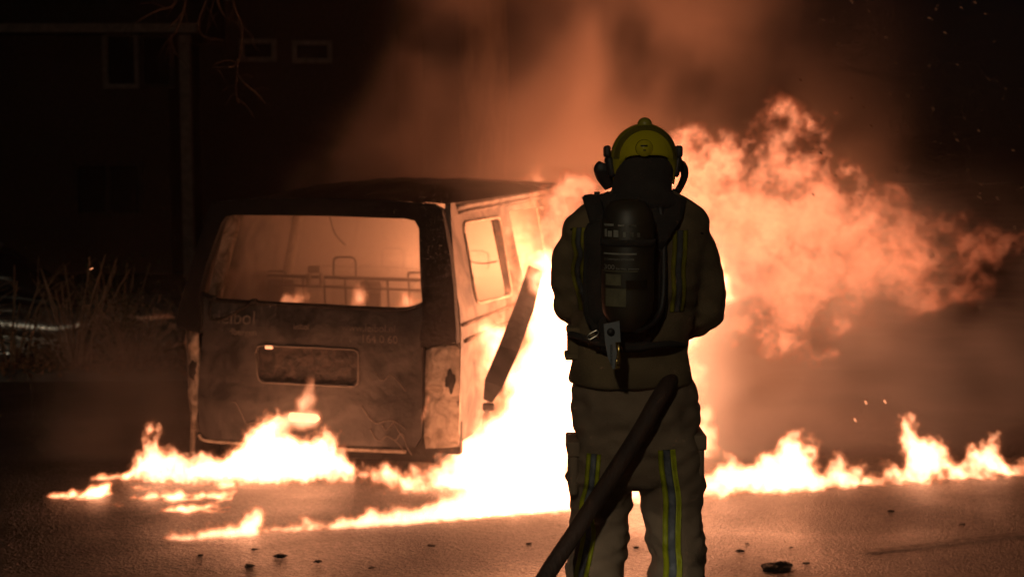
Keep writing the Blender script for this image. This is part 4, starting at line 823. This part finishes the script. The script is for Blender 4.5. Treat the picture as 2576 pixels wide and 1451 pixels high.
# ground flames from the door towards the gutter
flame('ground_flames', 'carpet of white flames on the road between the van and the gutter',
      [[(940, 1205), (985, 1184), (1040, 1180), (1080, 1190), (1120, 1175), (1170, 1150), (1300, 1120), (1440, 1130), (1440, 1290), (1330, 1290), (1200, 1262), (1130, 1235), (1040, 1232)]],
      (-.7, 8.35), (.4, 8.25), .35, vox=.018, amp=.09, f=8, vert=.6, edge=.07, R=.13, warp=.08, mats=(m_core, m_low), iso=.8, seed=8)
# gutter line
flame('gutter_flames', 'long low line of flames running along the gutter left of the firefighter',
      [[(402, 1376), (440, 1352), (520, 1338), (580, 1328), (610, 1325), (628, 1302), (640, 1284), (655, 1290), (652, 1318), (640, 1340), (668, 1338), (720, 1336), (760, 1330), (800, 1335), (700, 1356), (600, 1362), (480, 1373)],
       [(755, 1345), (765, 1325), (772, 1310), (778, 1316), (774, 1328), (800, 1328), (850, 1314), (890, 1306), (925, 1290), (940, 1292), (935, 1302), (1000, 1292), (1060, 1285), (1120, 1262), (1200, 1240), (1300, 1222), (1440, 1210), (1440, 1294), (1290, 1300), (1100, 1318), (930, 1338), (830, 1352)]],
      (ga.x, ga.y + .02), (gb.x, gb.y + .02), .10, vox=.014, amp=.04, f=12, vert=.6, edge=.04, R=.06, warp=.02, mats=(m_core, m_low), iso=.8, seed=9, bias=.03)
flame('kerbside_flames', 'row of leaping flames along the gutter right of the firefighter',
      [[(1440, 1294), (1440, 1230), (1600, 1215), (1740, 1210), (1790, 1190), (1822, 1160), (1832, 1145), (1848, 1160), (1880, 1170), (1905, 1165), (1930, 1120), (1950, 1122), (1965, 1100), (1985, 1072), (2010, 1085), (2040, 1105), (2050, 1145), (2035, 1175), (2070, 1180), (2100, 1185), (2118, 1162), (2145, 1165), (2160, 1190), (2215, 1190), (2240, 1170), (2255, 1160), (2262, 1185), (2278, 1170), (2268, 1120), (2272, 1060), (2295, 1050), (2305, 1085), (2350, 1100), (2375, 1140), (2420, 1170), (2450, 1165), (2445, 1130), (2480, 1110), (2502, 1105), (2520, 1150), (2570, 1170), (2620, 1180), (2640, 1195), (2400, 1212), (2100, 1230), (1800, 1256)]],
      (ga.x, ga.y + .06), (gb.x, gb.y + .06), .16, vox=.015, amp=.075, f=9, vert=.7, edge=.055, R=.10, warp=.075, mats=(m_core, m_low), iso=.8, seed=10)
puddles = [[(128, 1256), (170, 1246), (185, 1236), (200, 1243), (222, 1230), (240, 1236), (262, 1225), (268, 1246), (215, 1262), (135, 1270)], [(230, 1215), (245, 1205), (300, 1202), (330, 1196), (320, 1214), (250, 1224)], [(300, 1272), (345, 1268), (380, 1256), (400, 1262), (440, 1248), (455, 1258), (500, 1250), (520, 1256), (585, 1240), (560, 1260), (480, 1278), (360, 1280)], [(355, 1302), (400, 1292), (430, 1294), (480, 1284), (530, 1288), (580, 1290), (470, 1306), (380, 1312)], [(525, 1240), (560, 1218), (590, 1222), (575, 1244)], [(300, 1252), (330, 1243), (390, 1238), (350, 1253)], [(360, 1232), (400, 1226), (452, 1222), (430, 1234)], [(430, 1322), (470, 1312), (520, 1316), (470, 1326)], [(250, 1285), (300, 1282), (330, 1288), (280, 1294)]]
for i, pl in enumerate(puddles):
    cxp = sum(p[0] for p in pl) / len(pl); cyp = max(p[1] for p in pl) - 4; yy = 1.79
    Y = 7.4
    for _ in range(30): Y = (HC - gz(Y)) / ((cyp - 400) / F)
    p = at(cxp, cyp, Y)
    flame('puddle_flames', ['flickering flames on the wet road at the far left end of the pool', 'small tufts of flame just left of the burning pool', 'widest streak of low flames on the wet road in front of the pool', 'nearest streak of low flames, mirrored in the wet road', 'small clump of flame at the right end of the low streaks', 'faint short streak of flame above the left end of the widest streak', 'thin streak of flame just in front of the burning pool', 'small streak of flame nearest the gutter', 'thin streak of flame below the left end of the widest streak'][i], [pl], (p.x - .5, Y + .08), (p.x + .5, Y + .12), .14, vox=.014, amp=.025, f=12, vert=.8, edge=.03, R=.035, warp=.03, bias=.022,
          mats=(None, flame_mat('puddle_flame', 60., 1.3)), seed=20 + i, group='low flames on the wet road')
# the rolling cloud of flame blown to the right
flame('flame_cloud', 'rolling orange cloud of flame blown out to the right of the firefighter',
      [[(1290, 620), (1330, 560), (1420, 500), (1500, 480), (1560, 440), (1640, 400), (1722, 356), (1775, 352), (1835, 385), (1880, 430), (1925, 430), (1965, 400), (1985, 375), (1975, 320), (1968, 290), (1990, 280), (2015, 300), (2030, 340), (2060, 400), (2085, 425), (2075, 450), (2110, 470), (2160, 510), (2220, 520), (2280, 545), (2330, 585), (2390, 600), (2430, 575), (2465, 590), (2480, 640), (2450, 680), (2390, 700), (2330, 700), (2315, 760), (2290, 790), (2200, 760), (2140, 800), (2080, 810), (2010, 830), (1985, 860), (1930, 855), (1905, 800), (1860, 760), (1820, 770), (1700, 900), (1450, 800)]],
      (.8, 10.6), (3.6, 10.9), .50, vox=.017, amp=.22, f=3.4, vert=1., edge=.20, R=.30, warp=.17, mats=(None, m_plume), seed=30, billow=True,
      tw=lambda x, y, z: 1.7 - .37 * np.clip(x + .1, 0, 3.2),
      lamps=[(1450, 520, .3, 95, .3), (1760, 480, .3, 240, .3), (2010, 560, .3, 190, .3), (2220, 640, .3, 70, .3)])
flame('roof_flames', 'wisps of flame curling over the front edge of the van roof', [[(1295, 465), (1310, 440), (1345, 425), (1370, 415), (1360, 440), (1385, 455), (1400, 470), (1340, 475)], [(1410, 490), (1430, 465), (1460, 460), (1450, 500), (1420, 520)]],
      (.0, 12.2), (1., 12.1), .14, vox=.02, amp=.07, f=6, edge=.12, R=.08, warp=.08, mats=(None, m_thin), seed=33)
flame('cabin_flames', 'flickering flames on the floor inside the van, seen through the rear window', [[(690, 775), (700, 748), (722, 742), (735, 748), (750, 735), (758, 725), (748, 712), (765, 722), (790, 742), (780, 752), (800, 775)], [(880, 775), (890, 720), (905, 705), (930, 740), (940, 775)], [(1000, 775), (1010, 730), (1040, 720), (1062, 775)]],
      (-1.5, 9.80), (-.2, 9.46), .09, vox=.016, amp=.04, f=8, edge=.09, R=.06, warp=.07, mats=(None, flame_mat('cabin_flame', 26, 1.4)), seed=35,
      lamps=[(860, 700, 1.5, 14, .12), (1000, 720, 1.5, 55, .15), (1120, 690, 2.0, 90, .15)])
# glowing lump of bumper
bm = bmesh.new(); q = at(765, 1050, 8.6); bx(bm, q, (.19, .05, .055), Matrix.Rotation(.05, 3, 'Y'), bevel=.024)
for v in bm.verts: v.co += Vector((mnoise.noise(v.co * 30), 0, mnoise.noise(v.co * 34 + Vector((3, 0, 0))))) * .010
q2 = obj('glowing_bumper_piece', bm, flame_core_mat('glowing_metal', 3.5)); tag(q2, 'glowing white hot fragment of bumper in the flames under the tailgate', 'bumper fragment')
# smoke
def smoke(name, label, lo, hi, vox, fn, m):
    res = [int((hi[i] - lo[i]) / vox) + 1 for i in range(3)]
    z, y, x = np.meshgrid(*[np.linspace(lo[i], hi[i], res[i]) for i in (2, 1, 0)], indexing='ij')
    d = np.clip(fn(x, y, z), 0, 3); ex = np.minimum.reduce([x - lo[0], hi[0] - x, y - lo[1], hi[1] - y, hi[2] - z]); d = d * np.clip(ex / .5, 0, 1)
    o = grid_object(name, d, lo, hi, m); tag(o, label, 'smoke', kind='stuff'); return o
sm = lambda a, b, t: np.clip((t - a) / (b - a), 0, 1) ** 2 * (3 - 2 * np.clip((t - a) / (b - a), 0, 1))
def big(x, y, z):
    w = fbm(x * .5, y * .5, z * .5, 3, 61); n = fbm(x * .75 + w, y * .75, z * .6 + .7 * w, 5, 62)
    left = -.75 - .75 * np.clip(2.6 - z, 0, 3)                       # left edge of the column
    env = sm(left - .35, left + .5, x + .55 * n) * sm(6.6, 3.6, x + .5 * n - .1 * z) * sm(-.3, .6, z) * sm(10.9, 12.1, y)
    return env * sm(4.0, 1.5, x + .7 * n + .25 * np.clip(z - 1.5, 0, 4)) * np.clip(.50 + 2.0 * n, .04, 2.4)
smoke('smoke', 'brown smoke rolling up behind the van and firefighter, lit by the fire', (-3.5, 10.3, -.3), (7.5, 15.2, 5.6), .11, big, smoke_mat('fire_smoke', .50, col=(.80, .64, .56), aniso=.1))
def low(x, y, z):
    n = fbm(x * 1.3, y * 1.0, z * 1.5, 5, 71); return (1 + 3.5 * sm(2.2, .9, x) * sm(10.6, 9.6, y)) * sm(.4, 1.0, x) * sm(5.2, 3.2, x) * sm(2.0, .5, z + .5 * n) * np.clip(.42 + 1.9 * n, .02, 2.4)
smoke('smoke', 'grey brown smoke hanging low over the road behind the row of flames', (.2, 9.0, -.25), (6.0, 12.5, 1.9), .11, low, smoke_mat('ground_smoke', .62, col=(.60, .64, .68), aniso=.2))
def glow(x, y, z):
    n = fbm(x * 1.4, y * 1.4, z * 1.1, 4, 77); return sm(-.75, .1, x + .4 * n) * sm(3.0, 1.2, x) * sm(2.3, 1.0, z + .4 * n) * np.clip(.5 + 1.3 * n, .05, 2)
smoke('smoke', 'bright smoke wrapped round the side of the van and the blaze', (-1.0, 8.3, -.2), (3.2, 10.2, 2.4), .09, glow, smoke_mat('blaze_smoke', .24, aniso=.3))
def left_puff(x, y, z):
    n = fbm(x * 1.5, y * 1.5, z * 1.2, 4, 81); return np.exp(-((x + 2.75) / .42) ** 2 - ((z - .15 - .25 * (x + 2.7)) / .55) ** 2) * np.clip(.6 + 1.2 * n, 0, 2)
smoke('smoke', 'puff of brown smoke drifting left from the rear corner of the van', (-4.4, 9.0, -.25), (-1.9, 10.4, 2.0), .08, left_puff, smoke_mat('puff_smoke', 2.2, aniso=.2))
def rear_puff(x, y, z):
    n = fbm(x * 2, y * 2, z * 1.4, 4, 91); return sm(1.3, .1, z + .5 * n) * np.clip(.35 + 1.1 * n, 0, 2) * sm(-2.9, -2.2, x)
smoke('smoke', 'thin steam rising from the wet road in front of the tailgate', (-3.2, 7.3, -.2), (1.3, 8.5, 1.3), .08, rear_puff, smoke_mat('steam', .16, aniso=.2))
bm = bmesh.new()
V = [[bm.verts.new((s * (hwf(z) - .07), y, z)) for s in (-1, 1) for z in ((.47, 1.1, 1.70) if s < 0 else (1.70, 1.1, .47))] for y in (.36, 3.2)]
for i in range(6): bm.faces.new((V[0][i], V[0][(i + 1) % 6], V[1][(i + 1) % 6], V[1][i]))
bm.faces.new(V[0][::-1]); bm.faces.new(V[1]); cs = obj('cabin_smoke', bm, smoke_mat('cabin_smoke', .95, grid=False), None, False); cs.location = VO; cs.rotation_euler = (0, 0, -VT)
tag(cs, 'glowing smoke filling the inside of the burnt van', 'smoke', kind='stuff')
# sparks
m_spark = flame_core_mat('spark_glow', .055); m_spark2 = flame_core_mat('bright_spark_glow', 1.6)
bm = bmesh.new(); tube(bm, [(-.016, 0, .006), (-.006, 0, .004), (.006, 0, -.002), (.016, 0, -.008)], [.001, .006, .006, .001], n=6); spm = bpy.data.meshes.new('spark'); bm.to_mesh(spm); bm.free(); spm.materials.append(m_spark)
spb = spm.copy(); spb.materials.clear(); spb.materials.append(m_spark2); r = random.Random(21)
spots = []
while len(spots) < 60:
    x, y = r.uniform(2010, 2570), r.uniform(2, 640)
    if r.random() < .6 + .4 * (x - 2010) / 560 and not (x < 2450 and y > 520): spots.append((x, y))
for x, y in spots:
    p = at(x, y, r.uniform(8.5, 10)); o = bpy.data.objects.new('spark', spm); C.objects.link(o); o.location = p; s = r.uniform(.4, .9); o.scale = (s, s, s); o.rotation_euler = (0, r.uniform(-.2, .5), 0)
    tag(o, 'tiny dim spark drifting in the dark air right of the flame cloud', 'spark', 'sparks in the dark air at right')
for x, y, l in ((2178, 1012, 'bright ember, left of the pair floating above the right hand flames'), (2226, 1010, 'bright ember, right of the pair floating above the right hand flames'), (2151, 1056, 'bright ember floating between the two tallest right hand flames'), (230, 676, 'lone bright spark in the dark left of the van')):
    o = bpy.data.objects.new('ember', spb); C.objects.link(o); o.location = at(x, y, 9.2); o.scale = (.9, 1., 1.) if x > 999 else (.8, .5, .5); o.rotation_euler = (0, .5 if x > 999 else -.7, 0); tag(o, l, 'ember')
# debris on the road
m_deb = mat('charred_debris', (.010, .009, .008), (.03, .026, .022), scale=20, rough=.9, bump=.5)
r = random.Random(33)
DEB = [(705, 1418, .075, 'flat charred scrap on the road at lower left, the largest there'), (628, 1443, .06, 'charred scrap nearest the bottom edge at lower left'), (800, 1432, .05, 'small charred scrap between the left scraps and the hose'), (1085, 1390, .05, 'charred scrap on the road left of the hose'), (640, 1400, .04, 'thin charred sliver behind the largest left scrap'), (1330, 1385, .04, 'charred scrap beside the left leg'), (1600, 1395, .035, 'tiny charred scrap between the legs'), (1860, 1404, .055, 'lone dark clod on the road right of the firefighter'), (2028, 1437, .045, 'star shaped charred scrap at lower right'), (1955, 1448, .17, 'large dark lump at the bottom edge right of the firefighter'), (1990, 1395, .03, 'tiny dark clod right of the lone clod'), (1880, 1385, .025, 'smallest dark clod right of the firefighter'), (2240, 1300, .05, 'long charred sliver near the gutter at right'), (2420, 1335, .04, 'charred scrap above the pale road line'), (935, 1448, .04, 'charred scrap at the bottom edge left of the hose'), (505, 1415, .035, 'leftmost charred scrap on the road')]
for x, y, sz, l in DEB:
    sz *= .62
    Y = 5.
    for _ in range(40): Y = (HC - gz(Y)) / ((y - 400) / F * 1.0) * .5 + Y * .5
    p = at(x, y, Y); bm = bmesh.new(); bmesh.ops.create_icosphere(bm, subdivisions=3, radius=1)
    for v in bm.verts:
        v.co *= 1 + .55 * mnoise.noise(v.co * 1.4 + Vector((x, y, 0))) + .25 * mnoise.noise(v.co * 4 + Vector((x, 0, y))); v.co = Vector((v.co.x * sz * .62, v.co.y * sz * .5, max(-.2, v.co.z) * sz * .22))
    o = obj('debris', bm, m_deb, None, False); o.location = (p.x, Y, gz(Y) + .004); o.rotation_euler = (0, 0, r.uniform(0, .5)); tag(o, l, 'debris', 'charred scraps on the road')
# night air
if HAZE_DENSITY:
    bm = bmesh.new(); bx(bm, (0, 18, 5.5), (60, 60, 15)); hz_ = obj('haze', bm, smoke_mat('night_haze', HAZE_DENSITY, col=(.9, .88, .85), aniso=.82, grid=False), None, False); hz_.display_type = 'WIRE'
    tag(hz_, 'thin smoky night air', 'haze', kind='stuff')
